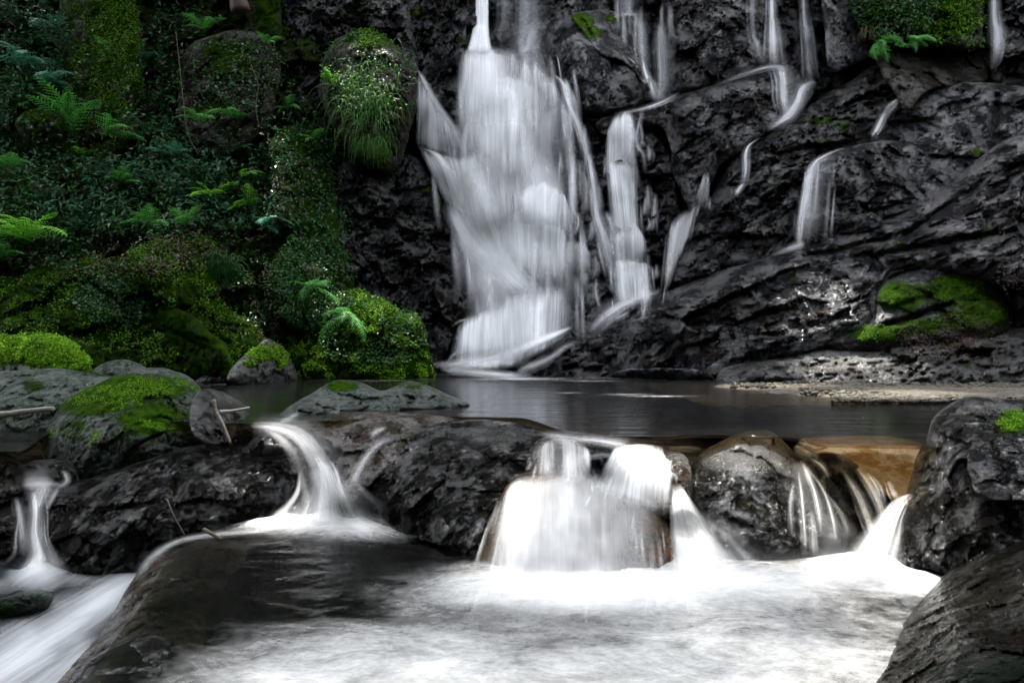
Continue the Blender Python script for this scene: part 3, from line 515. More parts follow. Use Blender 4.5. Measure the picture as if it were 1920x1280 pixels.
rock('boulder', 'great dark boulder with a moss patch at the right edge', 'boulder',
     [(1652, 1040), (1658, 985), (1680, 940), (1706, 905), (1715, 860), (1738, 820), (1745, 785), (1775, 757), (1815, 741), (1860, 746), (1930, 752), (2100, 745), (2300, 800), (2300, 1100), (1900, 1130), (1790, 1105), (1700, 1105), (1660, 1080)],
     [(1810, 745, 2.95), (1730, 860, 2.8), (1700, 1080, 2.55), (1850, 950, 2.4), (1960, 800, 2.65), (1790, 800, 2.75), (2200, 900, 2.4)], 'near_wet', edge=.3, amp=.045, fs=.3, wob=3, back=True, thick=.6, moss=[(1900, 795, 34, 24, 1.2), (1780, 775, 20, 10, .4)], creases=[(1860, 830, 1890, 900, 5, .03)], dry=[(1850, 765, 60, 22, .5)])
rock('boulder', 'long black wet boulder lying across the left foreground', 'boulder',
     [(62, 985), (70, 945), (100, 915), (150, 900), (210, 880), (290, 856), (360, 835), (420, 826), (480, 826), (530, 838), (565, 862), (580, 890), (566, 925), (530, 962), (495, 990), (430, 1012), (350, 1040), (290, 1065), (230, 1090), (140, 1090), (85, 1055), (64, 1020)],
     [(440, 832, 3.6), (130, 910, 3.5), (300, 950, 3.1), (500, 900, 3.3), (250, 1075, 3.0), (80, 1000, 3.2), (500, 980, 3.25)], 'near_wet', edge=.32, amp=.04, fs=.22, strata=1.2, rot=20, wob=4, back=True, thick=.5, creases=[(330, 900, 330, 1000, 7, .06), (120, 960, 300, 940, 5, .03)])
rock('boulder', 'rounded boulder flecked with pale lichen and green moss', 'boulder',
     [(72, 830), (85, 795), (110, 760), (150, 735), (200, 708), (245, 692), (300, 688), (345, 700), (372, 722), (392, 755), (408, 795), (412, 830), (395, 865), (330, 900), (240, 930), (140, 925), (90, 890)],
     [(260, 700, 4.25), (240, 800, 3.75), (100, 830, 3.9), (400, 830, 3.95), (200, 900, 3.7)], 'lichen', edge=.45, amp=.05, fs=.25, wob=4, back=True, thick=.5,
     moss=[(240, 728, 140, 34, 1.1), (170, 755, 90, 32, 1.05), (290, 785, 100, 50, .88), (140, 805, 60, 40, .6), (350, 790, 46, 60, .5), (230, 820, 60, 40, .55)], bumps=[(265, 830, 50, 45, .06)])
rock('boulder', 'dark streambed rock under the smooth left chute', 'boulder', [(425, 812), (470, 800), (600, 802), (650, 860), (680, 960), (640, 1010), (540, 1010), (540, 900), (480, 850)],
     [(480, 800, 3.85), (590, 815, 3.75), (600, 880, 3.5), (620, 990, 3.3)], 'near_wet', edge=.06, amp=.02, fs=.15, wob=2)
rock('boulder', 'dark rock in the gap between the left edge rock and the long black boulder', 'boulder', [(30, 872), (90, 858), (150, 862), (150, 960), (110, 1100), (20, 1100), (20, 950)],
     [(90, 862, 3.75), (70, 1000, 3.4), (70, 1090, 3.2)], 'near_wet', edge=.06, amp=.03, fs=.15, wob=2)
rock('stone', 'small black stone at the head of the left chute', 'stone', [(462, 840), (475, 820), (505, 812), (535, 822), (548, 846), (520, 858), (480, 855)], [(505, 835, 3.45)], 'near_wet', edge=.08, amp=.012, fs=.1, wob=2, back=True, thick=.12)
rock('boulder', 'black streaming rock cut by the left edge of the view', 'boulder', [(-300, 1090), (-300, 850), (-60, 838), (0, 842), (45, 870), (75, 905), (70, 960), (60, 1010), (20, 1055), (-60, 1090)],
     [(-100, 850, 3.6), (40, 890, 3.45), (0, 1000, 3.1)], 'near_wet', edge=.2, amp=.07, fs=.25, back=True, thick=.4)
rock('stone', 'low speckled stone in the left stream with green algae', 'stone', [(-200, 1240), (-150, 1150), (0, 1122), (60, 1104), (95, 1105), (105, 1125), (60, 1165), (-20, 1210)], [(-50, 1150, 2.6), (60, 1140, 2.65)], 'lichen2', edge=.12, amp=.02, fs=.15, back=True, thick=.15, moss=[(10, 1140, 30, 20, .6)])
rock('rock_ledge', 'brown foreground ledge dividing the foam pool from the left stream', T,
     [(60, 1340), (110, 1262), (170, 1205), (220, 1140), (245, 1085), (285, 1040), (335, 1008), (400, 1000), (455, 1006), (470, 1040), (430, 1090), (390, 1150), (380, 1220), (400, 1340)],
     [(400, 1005, 3.12), (250, 1090, 2.7), (120, 1280, 1.95), (320, 1250, 1.9), (440, 1060, 2.8), (300, 1150, 2.25)], 'near_brown', edge=.26, amp=.06, fs=.2, wob=4)
rock('stone', 'glittering wet stone at the bottom left corner of the foam pool', 'stone', [(90, 1380), (120, 1280), (180, 1225), (250, 1190), (310, 1190), (360, 1225), (390, 1300), (400, 1380)],
     [(260, 1200, 1.95), (200, 1330, 1.7), (350, 1300, 1.72)], 'near_wet', edge=.12, amp=.02, fs=.12, wob=3)
rock('boulder', 'slanting glossy boulder in the bottom right corner', 'boulder',
     [(1560, 1360), (1600, 1275), (1650, 1210), (1700, 1155), (1750, 1098), (1800, 1050), (1860, 1014), (1920, 990), (2050, 940), (2400, 900), (2400, 1360)],
     [(1620, 1280, 1.75), (1760, 1100, 2.25), (1900, 1005, 2.3), (1900, 1250, 1.4), (2300, 1000, 1.7), (1800, 1200, 1.6)], 'corner', edge=.16, amp=.02, fs=.10, strata=1.3, rot=40, wob=4, back=True, thick=.4, moss=[(1900, 1270, 230, 85, .75)])

# ground sheet: stream bed under both pools, out to the horizon
def bed():
    xs = np.r_[-160, -60, -30, np.linspace(-14, 14, 141), 30, 60, 160]; ys = np.r_[-160, -60, -20, np.linspace(-4, 15, 96), 30, 60, 200]
    gx, gy = np.meshgrid(xs, ys); up = np.clip((gy - 3.2) / .9, 0, 1); up = up * up * (3 - 2 * up)
    z = -1.15 + up * .7; p = np.stack([gx, gy, gx * 0], -1); z = z + .10 * fbm(p * 1.3, 4, 4)
    z = np.where((gy > 7.0) & (gx > 1.5), z + .25 * np.clip(gy - 7.0, 0, 1), z)
    V = np.stack([gx, gy, z], -1).reshape(-1, 3); H, W = gx.shape; i = np.arange(H * W).reshape(H, W)
    q = np.stack([i[:-1, :-1], i[:-1, 1:], i[1:, 1:], i[1:, :-1]], -1).reshape(-1, 4)
    tag(mesh_obj('stream_bed', V, [q], M['bed'], attrs={'moss': np.zeros(len(V))}, origin=(0, 0, 0)), kind='structure')
M['bed'] = rock_mat('stream bed gravel', (.010, .008, .004), (.03, .022, .011), .5, .8, 3.0)
bed()

# ------------------------------------------------------------------ water
M['fall'] = fall_mat('falling water')
M['near_fall'] = fall_mat('near falling water', 90., 2.2, .5, (.88, .88, .88))
M['mist'] = fall_mat('spray', 6., 2., .25, (.85, .85, .85))
M['veil'] = fall_mat('thin water veil', 110., 5.0, .22, (.88, .88, .88))
M['pool'] = pool_mat('upper pool water', (.50, .44, .33), .13, .012, (14, 50, 1), bs=(2.0, 7, 1), speck=.5, blot=2.2)
M['foam'] = pool_mat('foaming pool water', (.42, .42, .34), .16, .02, (3.0, 5, 5), speck=.45, bs=(6, 6, 1), blot=.75, foamcol=(.78, .78, .76))
def water_mask():
    ys = (np.arange(ZH) + ZY0).astype(float)[:, None]; xs = (np.arange(ZW) + ZX0).astype(float)[None]
    lip = np.interp(xs, LX, LY)
    d = np.where((ys > 690) & (ys <= lip), dz(np.maximum(ys, 651), 0), 60)
    d2 = np.where((ys > 930) & (xs > 420), dz(np.maximum(ys, 651), -.45), 60)
    d3 = np.where((ys > 1040) & (xs < 330), dz(np.maximum(ys, 651), -.64), 60)
    return np.minimum(np.minimum(d, d2), d3).astype(np.float32)
LX = [-700, 70, 86, 400, 440, 500, 560, 700, 1000, 1035, 1100, 1240, 1300, 1490, 1520, 1730, 2600]
LY = [852, 852, 800, 790, 800, 800, 796, 786, 790, 812, 820, 826, 820, 825, 838, 842, 842]
def shrink(a, k): return a[:a.shape[0] // k * k, :a.shape[1] // k * k].reshape(a.shape[0] // k, k, a.shape[1] // k, k)
def mfilt(a, r, op):
    b = a
    for s in range(1, r + 1):
        b = op(b, np.roll(a, s, 1)); b = op(b, np.roll(a, -s, 1))
    a = b
    for s in range(1, r + 1):
        b = op(b, np.roll(a, s, 0)); b = op(b, np.roll(a, -s, 0))
    return b
def blur(a, r):
    for ax in (0, 1):
        c = a.copy()
        for s in range(1, r + 1): c = c + np.roll(a, s, ax) + np.roll(a, -s, ax)
        a = c / (2 * r + 1)
    return a
def samp(Z, px, py):
    u = np.clip((np.asarray(px, float) - ZX0) / 4 - .5, 0, Z.shape[1] - 2); v = np.clip((np.asarray(py, float) - ZY0) / 4 - .5, 0, Z.shape[0] - 2)
    i, j = u.astype(int), v.astype(int); a, b = u - i, v - j
    return (Z[j, i] * (1 - a) + Z[j, i + 1] * a) * (1 - b) + (Z[j + 1, i] * (1 - a) + Z[j + 1, i + 1] * a) * b
ZR = blur(mfilt(shrink(ZB, 4).mean((1, 3)), 1, np.minimum), 2)
def sstep(x, a, b):
    t = np.clip((x - a) / (b - a), 0, 1); return t * t * (3 - 2 * t)
def ell(px, py, L):
    r = np.zeros(px.shape)
    for (cx, cy, rx, ry, s) in L:
        r = r + s * np.exp(-((px - cx) / rx) ** 2 - ((py - cy) / ry) ** 2)
    return r
def grid_faces(H, W, flip=False):
    i = np.arange(H * W).reshape(H, W); q = np.stack([i[:-1, :-1], i[1:, :-1], i[1:, 1:], i[:-1, 1:]], -1).reshape(-1, 4)
    return q[:, ::-1] if flip else q
def upper_pool():
    cx = np.arange(-700, 2610, 10.); lip = np.interp(cx, LX, LY); lip = np.convolve(np.pad(lip, 3, 'edge'), np.ones(7) / 7, 'valid')
    t = np.linspace(0, 1, 220)[:, None] ** 1.0
    py = 692 + (lip[None] - 692) * (t ** .8); px = np.broadcast_to(cx, py.shape)
    d = dz(py, 0); z = -.025 * sstep(t, .965, 1.) * np.ones_like(d)
    z = z - .10 * sstep(-px, -330, -290) * sstep(-d, -4.3, -3.9)
    d = (EYE - z) * F / (py - HZ); k = sstep(py - lip[None], -7, 0); rk = samp(ZR, px, py) - .02
    d = np.where(rk > d, d * (1 - k) + np.minimum(rk, d + .5) * k, d)
    V = P(px, py, d).reshape(-1, 3)
    de = ell(px, py, [(1235, 742.5, 60, 1.5, .30), (1170, 739, 50, 1.4, .22), (1060, 736, 40, 1.6, .22), (960, 710, 90, 3, .45), (860, 697, 50, 5, .9), (1110, 714, 60, 1.5, .25), (1180, 708, 90, 2, .2), (1480, 735, 90, 1.5, .2)])  # thin mid-pool streaks paint sun sparkle; the rest is foam by the falls
    tag(mesh_obj('pool_water', V, [grid_faces(*py.shape)], M['pool'], attrs={'dens': de.ravel()}, origin=(0, 0, 0)), kind='structure')
upper_pool()
def lower_pool():
    gx, gy = np.meshgrid(np.arange(-2.2, 2.6, .016), np.arange(.85, 4.1, .016)); H, W = gx.shape
    left = np.interp(gy, [.85, 1.8, 2.3, 2.7, 3.0, 3.1, 4.1], [-1.0, -1.12, -1.25, -1.38, -1.45, -1.5, -1.5]); gx = np.maximum(gx, left)
    px = 960 + gx / gy * F; py = HZ + (EYE + .45) / gy * F
    de = ell(px, py, [(1350, 1100, 330, 50, .48), (1300, 1200, 430, 90, .22), (1000, 1270, 420, 90, .27), (610, 965, 95, 34, 1.1), (500, 990, 70, 12, .6), (700, 1000, 90, 25, .25), (1620, 1065, 80, 22, .9), (1725, 1100, 60, 18, .9), (880, 1110, 150, 40, .3),
                      (640, 1230, 260, 60, .32), (1090, 1110, 200, 40, .5), (1500, 1280, 300, 120, .25), (800, 1330, 500, 60, .25), (480, 1290, 160, 40, .3)])
    p3 = np.stack([gx * 3, gy * 5, gx * 0], -1)
    z = -.45 + .05 * np.clip(de, 0, 1.2) * (1 + .6 * fbm(p3, 3, 2)) + .006 * fbm(p3 * 3, 3, 3)
    V = np.stack([gx, gy, z], -1).reshape(-1, 3)
    tag(mesh_obj('foam_pool_water', V, [grid_faces(H, W, True)], M['foam'], attrs={'dens': de.ravel()}, origin=(0, 0, 0)), kind='structure')
    gx, gy = np.meshgrid(np.arange(-4.2, -1.0, .02), np.arange(.9, 3.9, .02)); H, W = gx.shape
    gx = np.minimum(gx, np.interp(gy, [.9, 1.8, 2.3, 2.7, 3.9], [-1.15, -1.3, -1.42, -1.55, -1.7]))
    px = 960 + gx / gy * F; py = HZ + (EYE + .64) / gy * F
    de = ell(px, py, [(60, 1075, 70, 30, .7), (20, 1060, 60, 25, .4)])
    for (ax, ay, bx, by, wd, s) in ((245, 1090, 60, 1225, 42, .5), (60, 1225, -100, 1340, 80, .5), (150, 1230, 40, 1320, 60, .4), (80, 1080, 240, 1100, 20, .3), (60, 1075, -150, 1120, 30, .4), (200, 1120, -40, 1240, 50, .35)):
        L = (bx - ax) ** 2 + (by - ay) ** 2; u = np.clip(((px - ax) * (bx - ax) + (py - ay) * (by - ay)) / L, 0, 1)
        de = np.maximum(de, s * np.exp(-(((px - ax - u * (bx - ax)) ** 2 + (py - ay - u * (by - ay)) ** 2) / wd ** 2)))
    z = -.64 + .03 * de; V = np.stack([gx, gy, z], -1).reshape(-1, 3)
    tag(mesh_obj('stream_water', V, [grid_faces(H, W, True)], M['stream'], attrs={'dens': de.ravel()}, origin=(0, 0, 0)), kind='structure')
M['stream'] = pool_mat('left stream water', (.45, .45, .42), .16, .02, (11, 1.0, 5), speck=.10, bs=(3, 12, 1), foamcol=(.80, .83, .86))
lower_pool()

# smoothed depth of what stands at each spot, used to lay water and plants on the rocks
ZB = np.minimum(ZB, water_mask())
Z4 = shrink(ZB, 4).mean((1, 3))
ZF = blur(blur(mfilt(Z4, 2, np.minimum), 2), 2)
def crom(p, n):
    p = np.array(p, float); q = np.r_[[2 * p[0] - p[1]], p, [2 * p[-1] - p[-2]]]; out = []
    for k in range(1, len(q) - 2):
        t = np.linspace(0, 1, n, endpoint=False)[:, None]; a, b, c, d = q[k - 1], q[k], q[k + 1], q[k + 2]
        out.append(.5 * (2 * b + (c - a) * t + (2 * a - 5 * b + 4 * c - d) * t * t + (3 * b - a - 3 * c + d) * t ** 3))
    return np.concatenate(out + [p[-1:]])
class Veil:
    def __init__(s): s.V = []; s.F = []; s.U = []; s.D = []; s.n = 0
    def add(s, pts, dens, off=.05, f0=.16, f1=.22, depth=None, soft=.8, horiz=False, sub=5., rough=.0):
        """pts: (px, py, half width[, density factor]); cross direction horizontal for falls, perpendicular for runs"""
        pts = [tuple(p) + (1.,) * (4 - len(p)) for p in pts]
        L = sum(math.hypot(a[0] - b[0], a[1] - b[1]) for a, b in zip(pts, pts[1:])); n = max(3, int(L / sub / (len(pts) - 1)))
        c = crom(pts, n); m = len(c); hw = np.maximum(c[:, 2], 1.); k = max(5, int(hw.max() * 2 / sub) + 3)
        t = np.gradient(c[:, :2], axis=0); t /= np.linalg.norm(t, axis=1)[:, None] + 1e-9
        nx, ny = -t[:, 1], t[:, 0]
        if horiz: nx, ny = np.ones(m), np.zeros(m)
        dxs, dys = np.abs(np.diff(c[:, 0])).sum(), np.abs(np.diff(c[:, 1])).sum()
        if dys > 1.3 * dxs: nx, ny = np.ones(m), np.zeros(m)
        s_ = np.linspace(-1, 1, k)
        px = c[:, 0:1] + nx[:, None] * hw[:, None] * s_; py = c[:, 1:2] + ny[:, None] * hw[:, None] * s_
        if depth is None:
            d = samp(ZF, px, py) ; e = np.pad(d, ((5, 5), (0, 0)), 'edge'); d = sum(e[i:i + m] for i in range(11)) / 11
            e = np.pad(d, ((0, 0), (2, 2)), 'edge'); d = sum(e[:, i:i + k] for i in range(5)) / 5 - off
        else: d = np.interp(np.linspace(0, 1, m), np.linspace(0, 1, len(depth)), depth)[:, None] + 0 * px + (.04 * s_ ** 2)
        V = P(px, py, d); l = np.r_[0, np.cumsum(np.linalg.norm(np.diff(V[:, k // 2], axis=0), axis=1))]
        u = (px - c[:, 0:1]) / F * d * (nx.mean() and 1) + 0; u = s_ * (hw.mean() / F * d.mean()) + np.zeros((m, 1))
        uv = np.stack([u + RNG.uniform(0, 40) + 0 * px, l[:, None] + RNG.uniform(0, 40) + 0 * px], -1)
        T = np.linspace(0, 1, m)[:, None]
        de = dens * sstep(1 - np.abs(s_), 0, soft) * np.clip(T / max(f0, 1e-3), 0, 1) * np.clip((1 - T) / max(f1, 1e-3), 0, 1) * c[:, 3:4]
        s.V.append(V.reshape(-1, 3)); s.F.append(grid_faces(m, k, True) + s.n); s.U.append(uv.reshape(-1, 2)); s.D.append(de.ravel()); s.n += m * k
        return s
    def curtain(s, top, bot, d0, d1, off=.07, lat=(.28, .28), f0=.14, f1=.35, sub=4., lats=None):
        """sheet of water between an upper lip and a lower line"""
        a = crom(top, 12); b = crom(bot, 12); L = np.hypot(*(np.diff(a, axis=0).T)).sum(); k = max(8, int(L / sub)); q = np.linspace(0, 1, k)
        A = np.stack([np.interp(q, np.linspace(0, 1, len(a)), a[:, i]) for i in (0, 1)], -1); B = np.stack([np.interp(q, np.linspace(0, 1, len(b)), b[:, i]) for i in (0, 1)], -1)
        m = max(6, int(np.abs(B - A).max() / sub)); T = np.linspace(0, 1, m)[:, None]; e = T ** 1.0
        px = A[None, :, 0] * (1 - e) + B[None, :, 0] * e; py = A[None, :, 1] * (1 - e) + B[None, :, 1] * e
        d = samp(ZF, px, py); g = np.pad(d, ((5, 5), (0, 0)), 'edge'); d = sum(g[i:i + m] for i in range(11)) / 11; g = np.pad(d, ((0, 0), (3, 3)), 'edge'); d = sum(g[:, i:i + k] for i in range(7)) / 7 - off * (.6 + .8 * np.sin(math.pi * np.clip(T, 0, 1)))
        V = P(px, py, d); W = L / F * d.mean(); H = np.abs(B[:, 1] - A[:, 1]).mean() / F * d.mean()
        uv = np.stack([(q - .5)[None] * W + 0 * px + RNG.uniform(0, 40), T * H + 0 * px + RNG.uniform(0, 40)], -1)
        f1v = f1 * (1 + .6 * fbm(np.stack([q * W * 14, q * 0, q * 0 + k], -1), 3, 7)); f0v = f0 * (1 + .8 * fbm(np.stack([q * W * 9, q * 0 + 5, q * 0], -1), 3, 9))
        de = (d0 * (1 - T) + d1 * T) * sstep(q, 0, lat[0])[None] * sstep(1 - q, 0, lat[1])[None] * sstep(T / np.maximum(f0v, .01)[None], 0, 1) * sstep((1 - T) / np.maximum(f1v, .01)[None], 0, 1)
        de = de * np.clip(.86 + .55 * fbm(np.stack([q * W * 3.2, q * 0 + 3, q * 0 + len(s.V)], -1), 3, 12), 0, 1.25)[None] * np.clip(.95 + .35 * fbm(np.stack([px / 40, py / 70, px * 0 + len(s.V)], -1), 3, 13), 0, 1.2)
        if lats: de = de * np.interp(q, np.linspace(0, 1, len(lats)), lats)[None]
        s.V.append(V.reshape(-1, 3)); s.F.append(grid_faces(m, k, True) + s.n); s.U.append(uv.reshape(-1, 2)); s.D.append(de.ravel()); s.n += m * k
        return s
    def build(s, name, mat, parent=None):
        return mesh_obj(name, np.concatenate(s.V), [np.concatenate(s.F)], M[mat], parent, {'dens': np.concatenate(s.D)}, np.concatenate(s.U))

main = tag(empty('waterfall', P(940, 680, 10.4)), 'main white waterfall fanning from a straight jet down rounded tiers', 'waterfall')
v = Veil(); v.add([(904, -300, 12), (904, 0, 13), (901, 60, 17), (899, 100, 26)], 1.2, depth=[12.25, 12.2, 12.1], f0=0, f1=.1, soft=.35)
v.add([(904, -300, 9), (903, 0, 10), (901, 60, 13), (899, 105, 30)], .9, depth=[12.15, 12.1, 12.0], f0=0, f1=.15, soft=.6); v.build('jet', 'fall', main)
v = Veil()
for top, bot, d0, d1, kw in (
    ([(855, 110), (872, 90), (905, 84), (950, 88), (990, 100), (1020, 118), (1050, 150)], [(845, 300), (875, 320), (910, 330), (950, 320), (985, 310), (1020, 310), (1055, 320)], .85, .5, dict(lats=[.5, 1, 1.15, 1, .6, .42, .4], f1=.5)),
    ([(868, 215), (880, 172), (905, 157), (935, 152), (965, 160), (987, 182), (996, 215)], [(858, 350), (880, 360), (910, 370), (935, 375), (960, 370), (984, 360), (998, 345)], 1.0, .45, dict(f1=.6, lat=(.4, .4))),
    ([(862, 100), (880, 90), (902, 86), (930, 92), (952, 106)], [(845, 250), (870, 260), (900, 265), (935, 255), (965, 240)], 1.15, .5, dict(f0=.1, f1=.6, lat=(.35, .35), off=.1)),
    ([(925, 142), (950, 137), (985, 148), (1008, 165), (1032, 205)], [(935, 250), (955, 260), (988, 270), (1010, 280), (1036, 300)], .55, .15, dict(f1=.6)),
    ([(782, 130), (795, 148), (812, 182), (835, 220), (866, 265)], [(778, 278), (795, 282), (820, 290), (848, 300), (872, 330)], .75, .45, dict(lat=(.15, .35), f1=.12, f0=.3)),
    ([(783, 277), (812, 282), (850, 290), (885, 284), (935, 280)], [(842, 400), (860, 405), (885, 430), (915, 440), (955, 440)], 1.1, .8, dict(lat=(.2, .35), f1=.45, f0=.12)),
    ([(968, 372), (985, 345), (1018, 337), (1042, 344), (1060, 365), (1078, 410)], [(965, 430), (985, 440), (1015, 445), (1040, 445), (1062, 450), (1082, 480)], 1., .6, dict(f1=.35, lat=(.3, .3), f0=.2)),
    ([(932, 450), (945, 408), (972, 388), (1003, 381), (1034, 390), (1055, 415), (1068, 455)], [(932, 520), (950, 530), (975, 540), (1003, 545), (1032, 540), (1055, 530), (1070, 515)], 1., .6, dict(f1=.3, lat=(.3, .3), f0=.2)),
    ([(1050, 458), (1075, 449), (1097, 458), (1110, 478)], [(1048, 510), (1072, 518), (1098, 518), (1112, 518)], .45, .15, dict(lat=(.3, .3))),
    ([(870, 240), (920, 240), (1000, 240), (1070, 240)], [(930, 570), (960, 570), (1030, 550), (1100, 530)], .46, .42, dict(lat=(.3, .4), f0=.2, off=.04)),
    ([(1000, 120), (1030, 140), (1052, 175), (1068, 215)], [(1000, 300), (1030, 310), (1060, 330), (1080, 350)], .35, .18, dict(lat=(.3, .2)))): v.curtain(top, bot, d0, d1, **kw)
for k in range(150):
    x = RNG.uniform(865, 1080); y = RNG.uniform(95, 540); L = RNG.uniform(70, 190); hw_ = RNG.uniform(2, 11)
    if y + L > 640: continue
    dx = (x - 950) * .12 if y < 260 else (-6 if x > 1000 else 8)
    v.add([(x, y, hw_ * .5), (x + dx * .5, y + L * .4, hw_), (x + dx, y + L, hw_ * 1.3)], RNG.uniform(.12, .45), off=RNG.uniform(.04, .14), f0=.2, f1=.7, soft=1.)
for k in range(34):
    y = RNG.uniform(120, 560); t = (y - 100) / 480; side = k % 2
    x = (np.interp(y, [120, 260, 300, 420, 560], [862, 858, 800, 850, 905]) if side else np.interp(y, [120, 200, 300, 420, 560], [1030, 1062, 1075, 1085, 1085])) + RNG.uniform(-10, 10)
    L = RNG.uniform(50, 130); hw_ = RNG.uniform(4, 13); dx = 14 if side and y > 270 else 4
    v.add([(x, y, hw_ * .6), (x + dx * .5, y + L * .5, hw_), (x + dx, y + L, hw_)], RNG.uniform(.15, .4), f0=.3, f1=.6, soft=1.)
for k in range(14):
    x = RNG.uniform(885, 1030); y = RNG.uniform(110, 470); L = RNG.uniform(100, 170)
    v.add([(x, y, 30), (x + 3, y + L * .5, 46), (x + 8, y + L, 50)], RNG.uniform(.12, .28), off=RNG.uniform(.1, .2), f0=.4, f1=.5, soft=1.)
v.build('tiered_veil', 'fall', main)
v = Veil()
for pts, de, kw in (
    ([(783, 130, 3), (800, 160, 8), (822, 203, 12), (850, 245, 16), (872, 300, 20)], .55, dict(soft=1.)),
    ([(784, 276, 8), (815, 288, 12), (842, 322, 18), (862, 372, 26), (884, 425, 30), (915, 470, 34), (952, 515, 42), (990, 560, 50)], 1.1, dict(off=.08, soft=1.)),
    ([(850, 380, 24), (880, 440, 38), (930, 500, 50), (980, 550, 60)], .75, dict(off=.12, soft=1.)),
    ([(880, 300, 40), (892, 380, 44), (915, 450, 44), (950, 510, 50), (985, 555, 50)], .95, dict(off=.10, soft=1.)),
    ([(905, 505, 10), (915, 530, 24), (920, 560, 24), (915, 600, 30)], .4, dict(soft=1.))): v.add(pts, de, **kw)
v.build('left_sweep', 'fall', main)
v = Veil()
v.curtain([(855, 615), (872, 592), (905, 578), (950, 556), (985, 536), (1015, 528), (1045, 530), (1072, 548)], [(838, 684), (865, 690), (900, 694), (935, 694), (975, 684), (1008, 666), (1042, 645), (1075, 622)], 1.15, .95, lat=(.25, .28), f1=.12, f0=.28)
v.curtain([(900, 590), (930, 560), (970, 530), (1010, 520)], [(880, 690), (930, 694), (980, 686), (1020, 660)], .7, .5, off=.12, f0=.3)
for pts, de, kw in (
    ([(1075, 612, 4), (1020, 635, 10), (960, 660, 15), (895, 678, 14), (810, 684, 7)], .9, dict(off=.12, soft=1.)),
    ([(870, 655, 4), (850, 665, 4), (838, 680, 4)], .4, {}), ([(880, 598, 3), (862, 602, 3), (846, 612, 3)], .3, dict(f1=.6)),
    ([(825, 690, 8), (870, 695, 12), (930, 701, 10), (1000, 706, 8)], .55, dict(off=.05, soft=1.))): v.add(pts, de, **kw)
v.build('foot_spray', 'fall', main)

def fall(name, label, strokes, mat='fall', cat='waterfall', group=None):
    v = Veil()
    for s in strokes:
        if len(s) >= 4:
            v.curtain(s[0], s[1], s[2], s[3], **(s[4] if len(s) > 4 else {})); a = np.array(s[0], float); b = np.array(s[1], float); W_ = abs(a[-1, 0] - a[0, 0])
            if mat == 'mist': continue
            for j in range(int(6 + W_ / 9)):        # loose strands that run past the sheet's own outline
                q = RNG.uniform(-.06, 1.06); g = np.linspace(0, 1, len(a)); h = np.linspace(0, 1, len(b)); ex = (np.clip(q, 0, 1) - q) * -W_
                A = np.array([np.interp(q, g, a[:, i]) for i in (0, 1)]); B = np.array([np.interp(q, h, b[:, i]) for i in (0, 1)]); A[0] += ex; B[0] += ex * 1.5
                t0, t1 = sorted(RNG.uniform(-.02, 1.12, 2)); t1 = max(t1, t0 + .35); k_ = RNG.uniform(1.5, 5.5)
                v.add([(*(A + (B - A) * t0), k_ * .7), (*(A + (B - A) * (t0 + t1) / 2), k_), (*(A + (B - A) * t1), k_ * 1.3)], RNG.uniform(.15, .5) * s[2], off=RNG.uniform(.03, .12), f0=.3, f1=.45, soft=1.)
            continue
        kw = dict(s[2]) if len(s) > 2 else {}; kw.setdefault('f0', .22); kw.setdefault('f1', .32); v.add([(p[0], p[1], p[2] * .75) for p in s[0]], s[1] * .75, **kw)
        for j in range(3):
            hw_ = max(p[2] for p in s[0]); jx = RNG.uniform(-1.3, 1.3) * hw_; t0 = RNG.integers(0, max(1, len(s[0]) - 2)) if len(s[0]) > 3 else 0
            v.add([(p[0] + jx * (p[2] / hw_ + .3), p[1] + RNG.uniform(0, 6), max(1.5, p[2] * .3)) for p in s[0][t0:]], s[1] * RNG.uniform(.2, .45), f0=.3, f1=.5, off=kw.get('off', .05) + .03, soft=1.)
        kw['soft'] = 1.; kw['off'] = kw.get('off', .05) + .02; v.add([(p[0] + .15 * p[2], p[1], p[2] * 1.9 + 1) for p in s[0]], s[1] * .38, **kw)
    return tag(v.build(name, mat), label, cat, group)
fall('waterfall', 'thin white strand running down the right rim of the main waterfall', [
    ([(1038, 140, 5), (1055, 155, 7), (1062, 180, 7), (1068, 200, 5), (1082, 232, 6), (1092, 262, 8), (1100, 285, 9)], .8),
    ([(1094, 255, 4), (1104, 300, 5), (1112, 345, 6), (1118, 400, 8), (1130, 440, 12), (1140, 480, 14), (1148, 520, 12)], .62), ([(1040, 200, 5), (1030, 220, 8), (1028, 270, 9)], .4)])
fall('waterfall', 'middle white cascade stepping down right of the main waterfall', [
    ([(1135, 262), (1146, 224), (1165, 210), (1182, 209), (1192, 228)], [(1132, 325), (1146, 330), (1162, 330), (1178, 328), (1192, 322)], .9, .65, dict(lat=(.3, .3), f1=.1)),
    ([(1136, 300), (1160, 296), (1195, 312)], [(1148, 430), (1172, 436), (1200, 432)], .8, .85, dict(lat=(.25, .3), f1=.08, off=.16)), ([(1150, 446), (1166, 422), (1190, 417), (1212, 446)], [(1148, 494), (1168, 498), (1190, 496), (1218, 496)], 1., .85, dict(lat=(.25, .25), f1=.08, f0=.2)),
    ([(1146, 490), (1172, 484), (1200, 486), (1220, 498)], [(1152, 570), (1180, 574), (1202, 572), (1226, 566)], .95, .8, dict(lat=(.22, .22), f1=.2, f0=.1)), ([(1136, 395, 6), (1150, 430, 12), (1156, 480, 14)], .35),
    ([(1180, 210, 4), (1182, 250, 6), (1180, 330, 7)], .6), ([(1162, 320, 8), (1170, 370, 10), (1178, 430, 12)], .6),
    ([(1206, 200, 2.5), (1196, 240, 3), (1193, 270, 3), (1205, 290, 2.5), (1210, 325, 2.5)], .4)])
